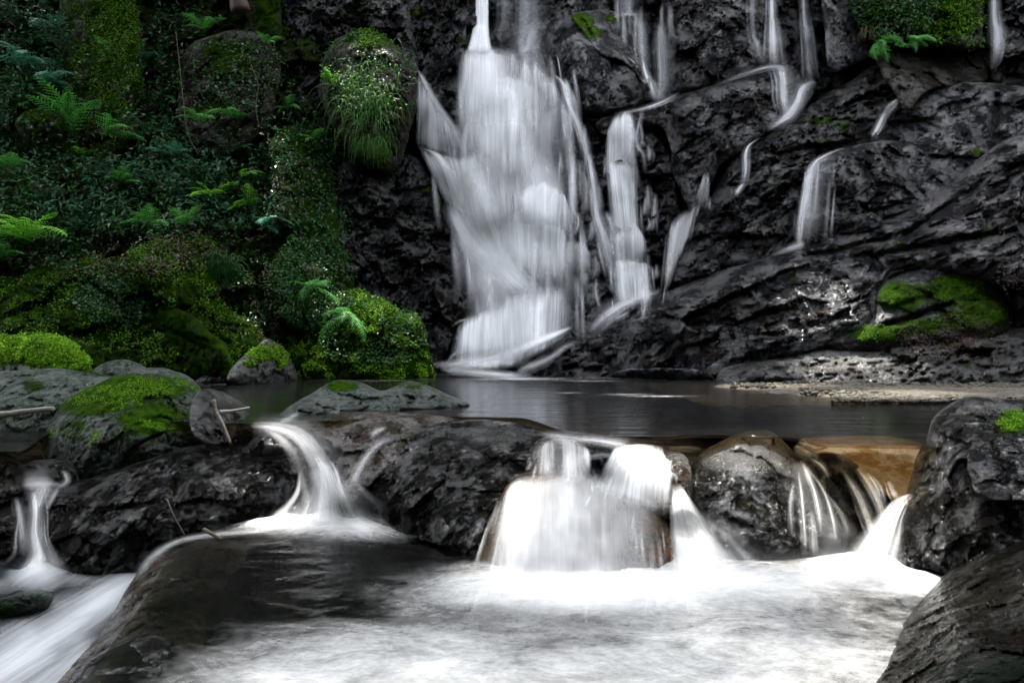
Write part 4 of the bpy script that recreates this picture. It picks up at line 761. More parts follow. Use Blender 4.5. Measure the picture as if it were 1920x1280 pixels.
fall('cascade', 'smooth white run spreading below the middle cascade', [([(1240, 545, 5), (1190, 560, 9), (1150, 580, 13), (1125, 600, 13), (1105, 622, 8)], .7, dict(f0=.3, f1=.5)), ([(1180, 585, 3), (1150, 600, 3)], .3),], cat='cascade')
fall('cascade', 'faint trickles over the low shelf rocks beside the pool', [([(1085, 640, 2), (1060, 650, 4), (1040, 665, 5), (1010, 680, 5), (985, 690, 9), (970, 702, 10)], .35)], cat='trickles')
fall('waterfall', 'pair of narrow falls meeting on the ledge in the upper centre', [
    ([(1236, 40, 2), (1238, 60, 8), (1240, 90, 13), (1242, 130, 13), (1241, 160, 12), (1238, 190, 12)], .62), ([(1205, 110, 3), (1210, 135, 5), (1220, 160, 9), (1232, 190, 12)], .85),
    ([(1172, -300, 14), (1178, 0, 16), (1180, 25, 18)], .3), ([(1190, 20, 12), (1200, 55, 10), (1203, 90, 8), (1206, 125, 7)], .4), ([(1275, 174, 2), (1235, 194, 4), (1200, 205, 3), (1150, 214, 3)], .5, dict(f0=.3, f1=.5))])
fall('waterfall', 'faint ghostly veil of water right behind the jet', [([(985, -300, 24), (985, 20, 26), (985, 90, 28), (1005, 130, 22)], .28), ([(1000, 40, 14), (990, 90, 10), (975, 100, 10)], .3), ([(940, -300, 10), (945, 0, 10), (935, 80, 10)], .2)])
fall('waterfall', 'brighter of the two thin falls dropping onto the lit ledge at the upper right', [
    ([(1445, -300, 5), (1447, 0, 6), (1448, 40, 8), (1450, 90, 12), (1452, 122, 14)], .8), ([(1462, 122, 14), (1468, 150, 12), (1470, 185, 12), (1474, 215, 9)], .55), ([(1340, 160, 2), (1400, 137, 3), (1450, 125, 5), (1485, 132, 4)], .35, dict(f0=.6, f1=.3)),
    ([(1406, -300, 4), (1410, 30, 6), (1418, 80, 8), (1428, 122, 8)], .28)])
fall('waterfall', 'dimmer thin fall to the right of the brighter one at the upper right', [
    ([(1503, -300, 4), (1506, 0, 5), (1512, 60, 8), (1516, 110, 9), (1520, 150, 11)], .6), ([(1530, 152, 6), (1505, 165, 8), (1495, 190, 9), (1480, 212, 9), (1462, 228, 7), (1440, 242, 4)], .8)])
fall('waterfall', 'faint narrow fall at the far upper right edge', [([(1862, -300, 5), (1864, 0, 7), (1870, 60, 12), (1868, 100, 9), (1860, 132, 4)], .6)])
fall('cascade', 'short white trickle crossing the smooth dark slab', [([(1690, 182, 4), (1668, 198, 7), (1655, 220, 6), (1643, 245, 7), (1635, 255, 5)], .75), ([(1685, 190, 3), (1668, 210, 4), (1655, 225, 3)], .4)], cat='cascade')
fall('waterfall', 'thin veil falling over the left edge of the square faced block', [
    ([(1506, 330), (1516, 306), (1540, 290), (1575, 280)], [(1486, 468), (1500, 466), (1528, 452), (1562, 440)], .62, .45, dict(lats=[.8, 1, .45, .2, .1])), ([(1585, 276, 3), (1548, 291, 5), (1526, 308, 6), (1514, 350, 7), (1506, 400, 9), (1498, 450, 9)], .5), ([(1510, 455, 5), (1485, 463, 5), (1445, 478, 3)], .4, dict(f1=.6))])
fall('waterfall', 'very thin white strand between two black ledges right of centre', [([(1425, 258, 2), (1405, 272, 3), (1398, 290, 5), (1398, 320, 5), (1394, 345, 5)], .7), ([(1394, 343, 4), (1385, 355, 5), (1380, 366, 3)], .7)])
fall('waterfall', 'small curved fan of water dropping beside the middle cascade', [
    ([(1314, 345), (1320, 325), (1328, 322), (1332, 340)], [(1290, 400), (1305, 398), (1320, 396), (1330, 392)], .35, .3), ([(1252, 430), (1270, 402), (1295, 390), (1314, 380)], [(1242, 545), (1256, 540), (1275, 480), (1300, 440)], .6, .35, dict(lat=(.2, .3))), ([(1310, 385, 6), (1285, 400, 8), (1268, 430, 8), (1258, 480, 8), (1250, 530, 8)], .45)])
rr = random.Random(3); faint = []
for k in range(46):
    x = rr.uniform(1035, 1235); y = rr.uniform(225, 540); L = rr.uniform(25, 80)
    faint.append(([(x, y, 2), (x + rr.uniform(-3, 5), y + L / 2, rr.uniform(2, 6)), (x + rr.uniform(-6, 10), y + L, rr.uniform(3, 8))], rr.uniform(.12, .38)))
fall('cascade', 'faint hair thin trickles over the small black steps', faint, cat='trickles'); faint = []
for k in range(10):
    x = rr.uniform(1130, 1260); y = rr.uniform(20, 60); faint.append(([(x, y - 30, 2), (x, y, 2), (x + 2, y + 40, 3)], rr.uniform(.15, .3)))
fall('cascade', 'row of hair thin trickles hanging over the grey slab', faint, cat='trickles')

# foreground spills
fall('water_chute', 'smooth white chute pouring past the small black stone on the left', [
    ([(470, 795, 12), (520, 800, 16), (560, 815, 24), (590, 850, 30), (605, 890, 30)], .42, dict(off=.03)), ([(520, 792, 5), (545, 782, 4), (560, 772, 3)], .4, dict(off=.02)),
    ([(590, 850, 12), (606, 880, 16), (612, 920, 26), (612, 960, 52), (612, 985, 70)], 1.2, dict(off=.06, f1=.25)), ([(600, 870, 26), (620, 920, 36), (640, 960, 60)], .5, dict(off=.1))], 'near_fall', 'cascade')
fall('water_chute', 'narrow trickle sliding down the dark rock beside the left chute', [([(735, 822, 4), (705, 836, 6), (685, 860, 8), (668, 890, 9), (652, 920, 7)], .42, dict(off=.02)), ([(725, 800, 4), (705, 808, 8), (695, 822, 5)], .3, dict(off=.02))], 'near_fall', 'cascade')
fall('water_spill', 'bright sunlit spill of water on the left of the small parting stone', [
    ([(1004, 838), (1030, 824), (1060, 820), (1085, 826), (1108, 842)], [(985, 890), (1030, 902), (1065, 908), (1090, 910), (1112, 908)], .8, .8, dict(lats=[.1, .6, .15, .9, .4, .9], f1=.5, lat=(.2, .1), f0=.12)),
    ([(1050, 850), (1075, 846), (1104, 852)], [(1045, 915), (1075, 920), (1110, 915)], .5, .7, dict(off=.1, f1=.4, lats=[.4, 1, .3, 1])),
    ([(1010, 812, 4), (1060, 820, 9), (1110, 824, 7), (1165, 833, 9), (1215, 842, 10)], .6, dict(off=.03, soft=1.)), ([(1100, 858, 4), (1128, 852, 5), (1158, 856, 4)], .3, dict(off=.08))], 'near_fall', 'cascade')
fall('water_spill', 'brightest sunlit spill dropping on the right of the small parting stone', [
    ([(1150, 838), (1184, 832), (1216, 832), (1262, 840)], [(1105, 925), (1155, 948), (1205, 966), (1256, 975)], .85, .7, dict(lat=(.06, .05), f1=.4, f0=.05, lats=[.7, 1, .8, 1, .6, .9])),
    ([(1168, 845), (1200, 838), (1240, 845)], [(1150, 920), (1195, 940), (1240, 950)], .3, .3, dict(off=.1))], 'near_fall', 'cascade')
fall('water_veil', 'broad translucent veil sweeping over the amber rock dome', [
    ([(938, 935), (958, 903), (990, 888), (1035, 881), (1085, 880), (1130, 890), (1172, 908), (1215, 930), (1245, 960)], [(880, 1130), (925, 1135), (975, 1138), (1030, 1138), (1090, 1138), (1140, 1138), (1190, 1136), (1235, 1130), (1265, 1125)], .66, .50, dict(lats=[.45, .9, 1, .95, .85, .7, .45, .25, .12], f0=.10, f1=.3, lat=(.2, .2))),
    ([(960, 960), (1000, 910), (1060, 900), (1120, 905)], [(900, 1135), (980, 1140), (1060, 1140), (1140, 1140)], .15, .35, dict(off=.12, f0=.5, f1=.3)),
    ([(1150, 908, 5), (1190, 925, 7), (1235, 955, 5)], .5, dict(off=.05))], 'veil', 'cascade')
fall('water_spill', 'white fan of water pouring left of the rounded black boulder', [
    ([(1330, 832, 5), (1300, 838, 10), (1275, 850, 14), (1258, 880, 10), (1255, 905, 8)], .9, dict(off=.03)), ([(1254, 915), (1262, 905), (1275, 905), (1284, 918)], [(1258, 1125), (1300, 1128), (1350, 1120), (1415, 1100)], .95, .8, dict(f1=.2, lat=(.3, .4))),
    ([(1280, 960, 14), (1310, 1000, 30), (1345, 1050, 44), (1385, 1090, 56)], .5, dict(off=.13, soft=1.))], 'near_fall', 'cascade')
fall('water_chute', 'white chute narrowing between the two dark boulders on the right', [
    ([(1705, 925, 6), (1685, 940, 10), (1665, 970, 16), (1645, 1010, 26), (1625, 1055, 38), (1615, 1090, 50)], 1.1, dict(off=.06, f1=.2)), ([(1690, 935, 5), (1665, 980, 12), (1640, 1050, 30)], .6, dict(off=.1))], 'near_fall', 'cascade')
fall('water_chute', 'glassy streaks sliding through the notch above the right chute', [
    ([(1605, 875, 3), (1625, 900, 7), (1640, 925, 9), (1652, 955, 8), (1650, 980, 8)], .75, dict(off=.03)), ([(1625, 885, 3), (1642, 910, 6), (1655, 945, 5)], .6, dict(off=.05)), ([(1665, 900, 4), (1672, 920, 5), (1680, 935, 5)], .45, dict(off=.03)),
    ([(1580, 880, 4), (1610, 930, 8), (1630, 980, 9), (1640, 1010, 8)], .4, dict(off=.03)), ([(1490, 835, 6), (1510, 848, 10), (1535, 858, 8)], .8, dict(off=.02)), ([(1515, 855, 4), (1540, 872, 5), (1555, 895, 4)], .5, dict(off=.02))], 'near_fall', 'cascade')
fall('water_film', 'thin film trickling down the right side of the rounded black boulder', [
    ([(1492, 858, 6), (1500, 880, 22), (1515, 930, 38), (1530, 990, 46), (1535, 1045, 48)], .05, dict(off=.02)), ([(1500, 862, 5), (1512, 880, 8), (1520, 910, 9)], .3, dict(off=.03)),
    ([(1505, 870, 2), (1525, 915, 3), (1535, 960, 4), (1540, 1000, 4)], .4, dict(off=.02)), ([(1512, 872, 2), (1545, 920, 3), (1562, 975, 4), (1568, 1020, 4)], .35, dict(off=.02)), ([(1496, 880, 2), (1503, 930, 3), (1508, 990, 4), (1512, 1040, 5)], .35, dict(off=.02)),
    ([(1550, 925, 2), (1580, 965, 3), (1592, 1010, 4)], .3, dict(off=.02)), ([(1488, 900, 2), (1482, 950, 3), (1486, 1010, 4)], .25, dict(off=.02)), ([(1520, 950, 3), (1524, 1000, 5), (1526, 1045, 6)], .3, dict(off=.02)), ([(1540, 960, 24), (1560, 1000, 28), (1565, 1045, 28)], .06, dict(off=.03))], 'near_fall', 'cascade')
fall('water_spill', 'small spill dropping over the black rock at the left edge', [
    ([(40, 905, 14), (70, 905, 22), (100, 908, 20)], .35, dict(off=.04)), ([(62, 920, 8), (66, 955, 9), (64, 1000, 12), (70, 1040, 22), (60, 1080, 48)], .95, dict(off=.1, f1=.2)), ([(85, 905, 22), (75, 935, 16), (68, 960, 10)], .6, dict(off=.06)),
    ([(118, 880, 6), (125, 900, 5), (110, 915, 8)], .35, dict(off=.03)), ([(30, 930, 8), (40, 980, 10), (45, 1040, 16)], .22, dict(off=.1))], 'near_fall', 'cascade')
fall('water_spill', 'thin curl of water slipping behind the brown foreground ledge', [
    ([(560, 985, 10), (480, 996, 6), (410, 1000, 5), (345, 1010, 4), (300, 1032, 6), (270, 1060, 8), (252, 1090, 8)], .26, dict(off=.04, soft=1.)), ([(400, 1000, 3), (330, 1014, 3), (285, 1045, 4), (255, 1085, 6)], .2, dict(off=.06, soft=1.))], 'near_fall', 'cascade')

fall('mist', 'soft spray along the foot of the rounded black boulder and the veil', [
    ([(880, 1030), (960, 1040), (1080, 1040), (1180, 1045), (1280, 1040)], [(880, 1150), (960, 1160), (1080, 1160), (1180, 1160), (1280, 1150)], .20, .55, dict(off=.12, f0=.9, f1=.45, lats=[.3, 1, 1, .9, 1])),
    ([(1270, 1010), (1350, 1000), (1430, 1015), (1510, 1020), (1590, 1020), (1650, 1050), (1740, 1060)], [(1270, 1130), (1350, 1115), (1430, 1105), (1510, 1100), (1590, 1110), (1650, 1125), (1740, 1120)], .18, .55, dict(off=.08, f0=.95, f1=.45, lats=[1, .9, .5, .6, 1, .8, .3])),
    ([(1300, 1050), (1400, 1040), (1500, 1045), (1600, 1050)], [(1300, 1150), (1400, 1125), (1500, 1120), (1600, 1130)], .2, .5, dict(off=.15, f0=.95, f1=.5)),
    ([(500, 950), (560, 940), (620, 935), (680, 945), (730, 975)], [(460, 1005), (560, 1010), (620, 1015), (690, 1015), (770, 1010)], .2, .5, dict(off=.10, f0=.9, f1=.5))], 'mist', 'spray')
# gravel bar on the right shore
def gravel():
    gx, gy = np.meshgrid(np.arange(1.5, 9, .02), np.arange(5.2, 8.6, .02)); H, W = gx.shape
    px = 960 + gx / gy * F; py = HZ + EYE / gy * F
    e = np.minimum((py - np.interp(px, [1300, 1360, 1400, 1900], [730, 723, 720, 724])) , (np.interp(px, [1300, 1380, 1500, 1600, 1700, 1760, 2600], [718, 727, 738, 745, 755, 762, 775]) - py))
    hgt = np.clip(e / 12, -1, 1) * .035 + .012 * fbm(np.stack([gx * 8, gy * 8, gx * 0], -1), 3, 5) + .018 * np.clip(fbm(np.stack([gx * 30, gy * 30, gx * 0], -1), 2, 9), 0, 1)
    V = np.stack([gx, gy, hgt], -1).reshape(-1, 3)
    tag(mesh_obj('gravel_bar', V, [grid_faces(H, W, True)], M['gravel'], attrs={'moss': np.zeros(H * W)}, origin=(0, 0, 0)), kind='structure')
M['gravel'] = rock_mat('pale gravel', (.045, .039, .029), (.15, .13, .095), .5, .85, 6.0, bump=1.6, coat=.3)
gravel()
def pebbles(name, boxes, n, s0, s1, mat, seed, sink=.3):
    """loose stones lying on the ground, each a squashed eight sided lump"""
    r = np.random.default_rng(seed); X = np.concatenate([r.uniform(b[0], b[2], n // len(boxes)) for b in boxes]); Y = np.concatenate([r.uniform(b[1], b[3], n // len(boxes)) for b in boxes])
    y = EYE * F / (Y - HZ); x = (X - 960) / F * y; m = len(x); sz = s0 + (s1 - s0) * r.random(m) ** 4
    dirs = np.array([[1, 0, 0], [0, 1, 0], [-1, 0, 0], [0, -1, 0], [0, 0, .7], [0, 0, -.7], [.6, .6, .45], [-.6, .6, .45], [-.6, -.6, .45], [.6, -.6, .45]])
    V = np.stack([x, y, np.full(m, .02)], -1)[:, None] + dirs[None] * sz[:, None, None] * r.uniform(.7, 1.2, (m, 10, 1))
    f = np.array([[0, 6, 9], [1, 7, 6], [2, 8, 7], [3, 9, 8], [4, 6, 7], [4, 7, 8], [4, 8, 9], [4, 9, 6], [0, 1, 6], [1, 2, 7], [2, 3, 8], [3, 0, 9], [5, 1, 0], [5, 2, 1], [5, 3, 2], [5, 0, 3]])
    fc = (f[None] + (np.arange(m) * 10)[:, None, None]).reshape(-1, 3)
    tag(mesh_obj(name, V.reshape(-1, 3), [fc], M[mat], attrs={'moss': np.zeros(m * 10), 'dry': np.zeros(m * 10)}), kind='stuff')
pebbles('pebbles', [(1370, 722, 1920, 730), (1500, 726, 1920, 742), (1600, 735, 1930, 756), (1560, 740, 1780, 758)], 5200, .006, .035, 'gravel', 2)


# ------------------------------------------------------------------ unseen leaf layer added overhead for shade, gaps cut for sun spots; forest behind
def leaves(C, Nn, L, W, tint, name, mat, label=None, parent=None, kind=None, cat=None, group=None, fold=.25, origin=None):
    """one folded leaf per point: centre C, surface normal Nn, length L, width W"""
    n = len(C); Nn = Nn / (np.linalg.norm(Nn, axis=1)[:, None] + 1e-9); r = RNG.normal(size=(n, 3)); a = np.cross(Nn, r); a /= np.linalg.norm(a, axis=1)[:, None] + 1e-9; b = np.cross(Nn, a)
    L = np.broadcast_to(L, (n,))[:, None]; W = np.broadcast_to(W, (n,))[:, None]
    p0 = C - a * L * .5; p1 = C + b * W * .5 + Nn * W * fold - a * L * .08; p2 = C + a * L * .5 - Nn * L * .1; p3 = C - b * W * .5 + Nn * W * fold - a * L * .08
    V = np.stack([p0, p1, p2, p3], 1).reshape(-1, 3); i = np.arange(n) * 4
    f = np.concatenate([np.stack([i, i + 1, i + 2], -1), np.stack([i, i + 2, i + 3], -1)])
    o = mesh_obj(name, V, [f], M[mat], parent, {'tint': np.repeat(np.broadcast_to(tint, (n,)), 4)}, smooth=False, origin=origin)
    return tag(o, label, cat, group, kind)
M['leaf'] = leaf_mat('leaf green', (.010, .035, .012), (.035, .13, .030), .38)
M['canopy'] = leaf_mat('canopy leaf', (.02, .05, .01), (.04, .10, .02), .5, .3)
SUNNY = [ # px, py, depth, x radius m, y radius m : spots to be sunlit, leaves left out above them
    (1330, 1120, 2.4, .95, .55), (1150, 1200, 2.1, .75, .4), (1000, 1250, 1.85, .6, .3), (1120, 850, 3.1, .42, .30), (1210, 880, 3.0, .25, .3), (1060, 960, 2.85, .34, .3), (1400, 840, 3.2, .26, .22), (1300, 990, 2.8, .38, .5),
    (1610, 850, 3.2, .32, .3), (1660, 745, 5.6, .55, .35), (1460, 727, 7.0, .5, .22), (1225, 742, 5.85, .42, .09), (1590, 665, 8.7, .75, .38), (1650, 700, 8.2, .4, .2), (700, 562, 9.3, .62, .5), (495, 545, 9.4, .14, .3), (450, 700, 7.9, .14, .15),
    (760, 1225, 2.05, .45, .22), (1640, 1000, 2.75, .12, .25), (300, 1230, 1.9, .12, .14), (490, 850, 3.4, .08, .08), (1850, 1130, 1.9, .06, .3), (1700, 1230, 1.6, .06, .12), (80, 650, 6.0, .5, .3)]
def canopy():
    n = 46000; z = RNG.uniform(34, 37, n); t0 = z / SDIR[2]
    gx = RNG.uniform(-9.5, 9.5, n); gy = RNG.uniform(-2, 10.5, n)
    C = np.stack([gx + SDIR[0] * t0, gy + SDIR[1] * t0, z], -1); keep = np.ones(n, bool); luck = RNG.uniform(0, 1, n)
    for (px, py, d, rx, ry) in SUNNY:
        c = P(px, py, d); t = (z - c[2]) / SDIR[2]; q = C - SDIR * t[:, None] - c
        keep &= (((q[:, 0] / (rx + .22)) ** 2 + (q[:, 1] / (ry + .22)) ** 2) > 1) | (luck < (.46 if py > 940 and px < 1600 else .30 if 1000 < px < 1300 and py > 800 else 0.02))
    C = C[keep]; m = len(C); Nn = np.array([0, 0, 1.]) + .35 * RNG.normal(size=(m, 3))
    leaves(C, Nn, .34, .26, RNG.uniform(0, 1, m), 'shade_leaf_layer', 'canopy', kind='stuff')
    # forest walls behind the camera and on both sides
    n = 40000; a = RNG.uniform(math.radians(-200), math.radians(20), n); R_ = RNG.uniform(13, 16, n)
    C = np.stack([R_ * np.cos(a), R_ * np.sin(a) - 0, RNG.uniform(-1, 19, n)], -1); Nn = -C * [1, 1, 0] + 6 * RNG.normal(size=(n, 3))
    leaves(C, Nn, .9, .7, RNG.uniform(0, 1, n), 'forest', 'canopy', kind='stuff')
canopy()
# ------------------------------------------------------------------ plants
Z4b = shrink(ZB, 4).min((1, 3))
def surf(px, py):
    """point and outward normal of whatever stands at a spot"""
    d = samp(Z4b, px, py); e = 8.; c = P(px, py, d)
    a = P(px + e, py, samp(ZF, px + e, py)) - P(px - e, py, samp(ZF, px - e, py)); b = P(px, py + e, samp(ZF, px, py + e)) - P(px, py - e, samp(ZF, px, py - e))
    nn = np.cross(a, b); nn /= np.linalg.norm(nn, axis=-1)[..., None] + 1e-9
    return c, np.where((nn[..., 1:2] > 0), -nn, nn)
M['fern'] = leaf_mat('fern green', (.03, .13, .025), (.09, .33, .05), .5)
M['fern_bright'] = leaf_mat('bright fern green', (.08, .27, .02), (.2, .52, .04), .5)
M['fern_pale'] = leaf_mat('blue green fern', (.03, .12, .07), (.08, .27, .16), .4)
M['shrub'] = leaf_mat('glossy shrub leaf', (.006, .032, .010), (.030, .13, .045), .35)
M['cover'] = leaf_mat('ground cover leaf', (.005, .026, .004), (.020, .095, .012), .35)
M['ivy'] = leaf_mat('small ivy leaf', (.008, .035, .008), (.03, .11, .02), .35)
M['litter'] = leaf_mat('fallen leaf', (.025, .014, .009), (.12, .08, .06), .6, .1)
M['grass'] = leaf_mat('grass blade', (.015, .07, .004), (.055, .18, .012), .45)
M['dead'] = leaf_mat('dry grass blade', (.06, .055, .02), (.13, .12, .06), .6)
M['mossleaf'] = leaf_mat('moss tuft', (.022, .075, .001), (.11, .25, .004), .7, .2)
M['mossbright'] = leaf_mat('bright moss tuft', (.05, .13, .001), (.20, .42, .005), .7, .25)
m, n_, N_ = new_mat('bark'); p_ = N_('ShaderNodeBsdfPrincipled'); t_ = N_('ShaderNodeTexCoord').outputs['Object']
lk(n_, mixc(n_, noise(n_, t_, 30, 6, .7), (.02, .013, .009), (.10, .075, .05)), p_.inputs['Base Color']); p_.inputs['Roughness'].default_value = .6
b_ = N_('ShaderNodeBump'); b_.inputs['Distance'].default_value = .01; lk(n_, noise(n_, t_, 60, 5, .7), b_.inputs['Height']); lk(n_, b_.outputs[0], p_.inputs['Normal'])
o_ = N_('ShaderNodeOutputMaterial'); lk(n_, p_.outputs[0], o_.inputs[0]); M['bark'] = m
def vary(name, c1, c2):
    q = M['bark'].copy(); q.name = name
    for x in q.node_tree.nodes:
        if x.type == 'MIX': x.inputs[6].default_value = (*c1, 1); x.inputs[7].default_value = (*c2, 1)
    M[name] = q
vary('pale bark', (.10, .09, .08), (.26, .24, .21)); vary('red bark', (.012, .006, .005), (.07, .012, .010))

def scatter(name, boxes, n, size, mat, label=None, kind='stuff', cat=None, up=.5, tall=.02, seed=1, aspect=.6, clump=1.0, parent=None, holes=()):
    r = np.random.default_rng(seed); X = []; Y = []
    tot = sum(b[4] * (b[2] - b[0]) * (b[3] - b[1]) for b in boxes)
    for (x0, y0, x1, y1, wt) in boxes:
        k = int(n * wt * (x1 - x0) * (y1 - y0) / tot); x = r.uniform(x0, x1, k * 3); y = r.uniform(y0, y1, k * 3)
        u = ((x - (x0 + x1) / 2) / (x1 - x0) * 2) ** 2 + ((y - (y0 + y1) / 2) / (y1 - y0) * 2) ** 2
        g = fbm(np.stack([x / 38, y / 38, x * 0 + seed], -1), 3, seed) * clump
        ok = (u < 1)
        for (hx, hy, hrx, hry) in holes: ok &= (((x - hx) / hrx) ** 2 + ((y - hy) / hry) ** 2 > 1) | (r.uniform(0, 1, k * 3) < .12)
        ok = ok & (r.uniform(-.55, .45, k * 3) < g + .0 * u); X.append(x[ok][:k]); Y.append(y[ok][:k])
    X = np.concatenate(X); Y = np.concatenate(Y); c, nn = surf(X, Y)
    k = len(X); sz = size * r.uniform(.5, 1.3, k)
    c = c + nn * r.uniform(.2, 1, k)[:, None] * tall + [0, 0, tall * .5]; N2 = nn * .6 + [0, -.25, up] + .45 * r.normal(size=(k, 3))
    return leaves(c, N2, sz, sz * aspect, r.uniform(0, 1, k), name, mat, label, parent, kind, cat)
HOLES = [(195, 120, 72, 190), (435, 185, 92, 120), (490, 10, 45, 80), (75, 240, 50, 36), (560, 330, 55, 90), (270, 500, 120, 45), (370, 500, 110, 60), (60, 600, 200, 60)]
scatter('ground_cover', [(-300, 100, 640, 470, 1.0), (130, 330, 520, 470, 1.2), (0, 0, 130, 300, 1.5), (-100, 420, 300, 520, 1), (520, 380, 660, 480, 1.2), (260, 60, 340, 300, 1.0)], 11000, .08, 'cover', tall=.10, seed=4, holes=HOLES)
scatter('ground_cover', [(-200, 0, 560, 470, 1.0), (60, 320, 540, 480, 1.5)], 4200, .12, 'shrub', tall=.22, seed=14, holes=HOLES, aspect=.35)
scatter('ivy_cover', [(505, 445, 670, 620, 2.0), (600, 560, 800, 700, .8), (430, 470, 520, 620, .8), (150, 500, 300, 620, 1.0), (340, 60, 535, 200, .6), (600, 60, 780, 220, .6), (500, 230, 640, 420, 1.0), (130, 520, 290, 600, 1.2)], 9500, .045, 'ivy', tall=.04, seed=5, aspect=.8)
scatter('ivy_cover', [(1590, -60, 1760, 80, 1.5), (1640, 60, 1730, 100, 1)], 2600, .075, 'ivy', tall=.12, seed=6, aspect=.5)
scatter('leaf_litter', [(260, 20, 350, 140, 1), (340, 180, 400, 290, 1), (150, 330, 560, 470, 1.0), (0, 440, 420, 520, 1.2), (470, 500, 530, 660, 1.2), (80, 500, 300, 530, 1), (-100, 60, 600, 470, .35)], 4200, .05, 'litter', tall=.05, seed=7, up=.8)
scatter('leaf_litter', [(1680, 590, 1880, 680, 1.), (1700, 620, 1860, 660, 1.5), (1870, 440, 1920, 620, .5)], 1300, .035, 'litter', tall=.01, seed=8, up=.9)

def moss_part(label, n, size, mat, thr, seed=1):
    R = ROCKS[label]; r = np.random.default_rng(seed); p = P(R['X'], R['Y'], R['D'])
    g = R['ms'] + 1.1 * fbm(p * 6.0, 4, seed) + .5 * fbm(p * 30, 3, seed)
    i = np.where(g > thr)[0]
    if not len(i): return
    i = r.choice(i, n); c = p[i] + r.normal(size=(n, 3)) * size * .5 + [0, -size * .25, size * .15]
    leaves(c, np.array([0, -.5, .8]) + .7 * r.normal(size=(n, 3)), size * r.uniform(.5, 1.3, n), size * .5, r.uniform(0, 1, n), 'moss', mat, parent=R['o'])
moss_part('boulder capped in brilliant yellow green moss at the left edge', 16000, .028, 'mossbright', .85, 1)
moss_part('rounded boulder flecked with pale lichen and green moss', 5000, .010, 'mossbright', .95, 2)
moss_part('long mossy bank boulder behind the foreground boulders', 16000, .035, 'mossleaf', .8, 3)
moss_part('sunlit moss boulder with bright crest at the pool edge', 12000, .032, 'mossbright', .85, 4)
moss_part('grey rounded rock with bright green moss patches above the right shore', 3500, .022, 'mossleaf', 1.05, 5)
moss_part('great dark boulder with a moss patch at the right edge', 2500, .012, 'mossbright', .85, 6)
moss_part('tall smooth moss column at the upper left', 12000, .04, 'mossleaf', .75, 7)
moss_part('round moss boulder carrying the drooping grass tuft', 6000, .035, 'mossleaf', .7, 8)
moss_part('leafy moss covered rock at the upper right above the hanging ferns', 6000, .05, 'mossleaf', .7, 9)
moss_part('hanging dark mossy rock with long grass beside the waterfall', 2500, .035, 'mossleaf', .6, 10)
moss_part('small wet rock with a mossy shoulder at the left waterline', 2500, .025, 'mossbright', .8, 11)

def frond_mesh(name, mat, pairs=15, wide=.20, droop=.45, seed=0):
    """one fern frond of length 1 along +X: a midrib and tapering toothed pinnae on both sides"""
    r = np.random.default_rng(seed); V = []; Fc = []; T = []
    def pt(t): return np.array([t * (1 - .12 * t), 0, .42 * t - (droop + .3) * t * t])
    for k in range(13):
        t = k / 12; c = pt(t); wv = .006 * (1 - t) + .001; V += [c + [0, -wv, 0], c + [0, wv, 0]]; T += [.2, .2]
        if k: a = len(V) - 4; Fc.append((a, a + 1, a + 3, a + 2))
    tri = []
    for k in range(pairs):
        t = .10 + .88 * k / pairs; c = pt(t); ln = wide * math.sin(math.pi * min(1, (t * .93 + .09))) ** .8 * (1.15 if t < .6 else 1); tg = pt(min(1, t + .02)) - pt(t); tg /= np.linalg.norm(tg)
        for sgn in (-1, 1):
            d = np.array([0, sgn, 0]) * .9 + tg * .42 + [0, 0, -.18 + .1 * r.normal()]; d /= np.linalg.norm(d); wd = .88 / pairs * .55; tn = r.uniform(.2, 1)
            for q in range(5):           # toothed leaflets along the pinna
                f0, f1 = q / 5., (q + 1.05) / 5.; a0 = c + d * ln * f0; a1 = c + d * ln * f1; h = wd * (1 - f0) * 1.0 + .002
                i = len(V); V += [a0, a0 + tg * h + d * ln * .08 + [0, 0, -.01 * q], a1, a0 - tg * h + d * ln * .08 + [0, 0, -.01 * q]]; T += [tn] * 4; Fc.append((i, i + 3, i + 2, i + 1))
    o = mesh_obj(name, V, [Fc], M[mat], attrs={'tint': T}, smooth=False, origin=(0, 0, 0)); me = o.data; bpy.data.objects.remove(o); return me
FR = {}
for mt in ('fern', 'fern_bright', 'fern_pale'): FR[mt] = [frond_mesh('frond', mt, 15, .20, .45, 1), frond_mesh('frond', mt, 13, .24, .25, 2)]
from mathutils import Matrix, Euler
def fern(px, py, size, mt, label, nf=6, seed=0, spread=(-170, -10), lift=(5, 60)):
    r = random.Random(seed * 7 + 3); c, nn = surf(np.array([px * 1.]), np.array([py * 1.])); c = c[0] + nn[0] * .12
    e = tag(empty('fern', c), label, 'fern', 'ferns on the slopes')
    for k in range(nf):
        f = bpy.data.objects.new('frond', r.choice(FR[mt])); COL.objects.link(f); f.parent = e
        s = size * 1.2 * r.uniform(.7, 1.1); f.scale = (s, s, s)
        f.rotation_euler = Euler((math.radians(r.uniform(-25, 25)), -math.radians(r.uniform(*lift)), math.radians(spread[0] + (spread[1] - spread[0]) * (k + r.uniform(.2, .8)) / nf)), 'XYZ')
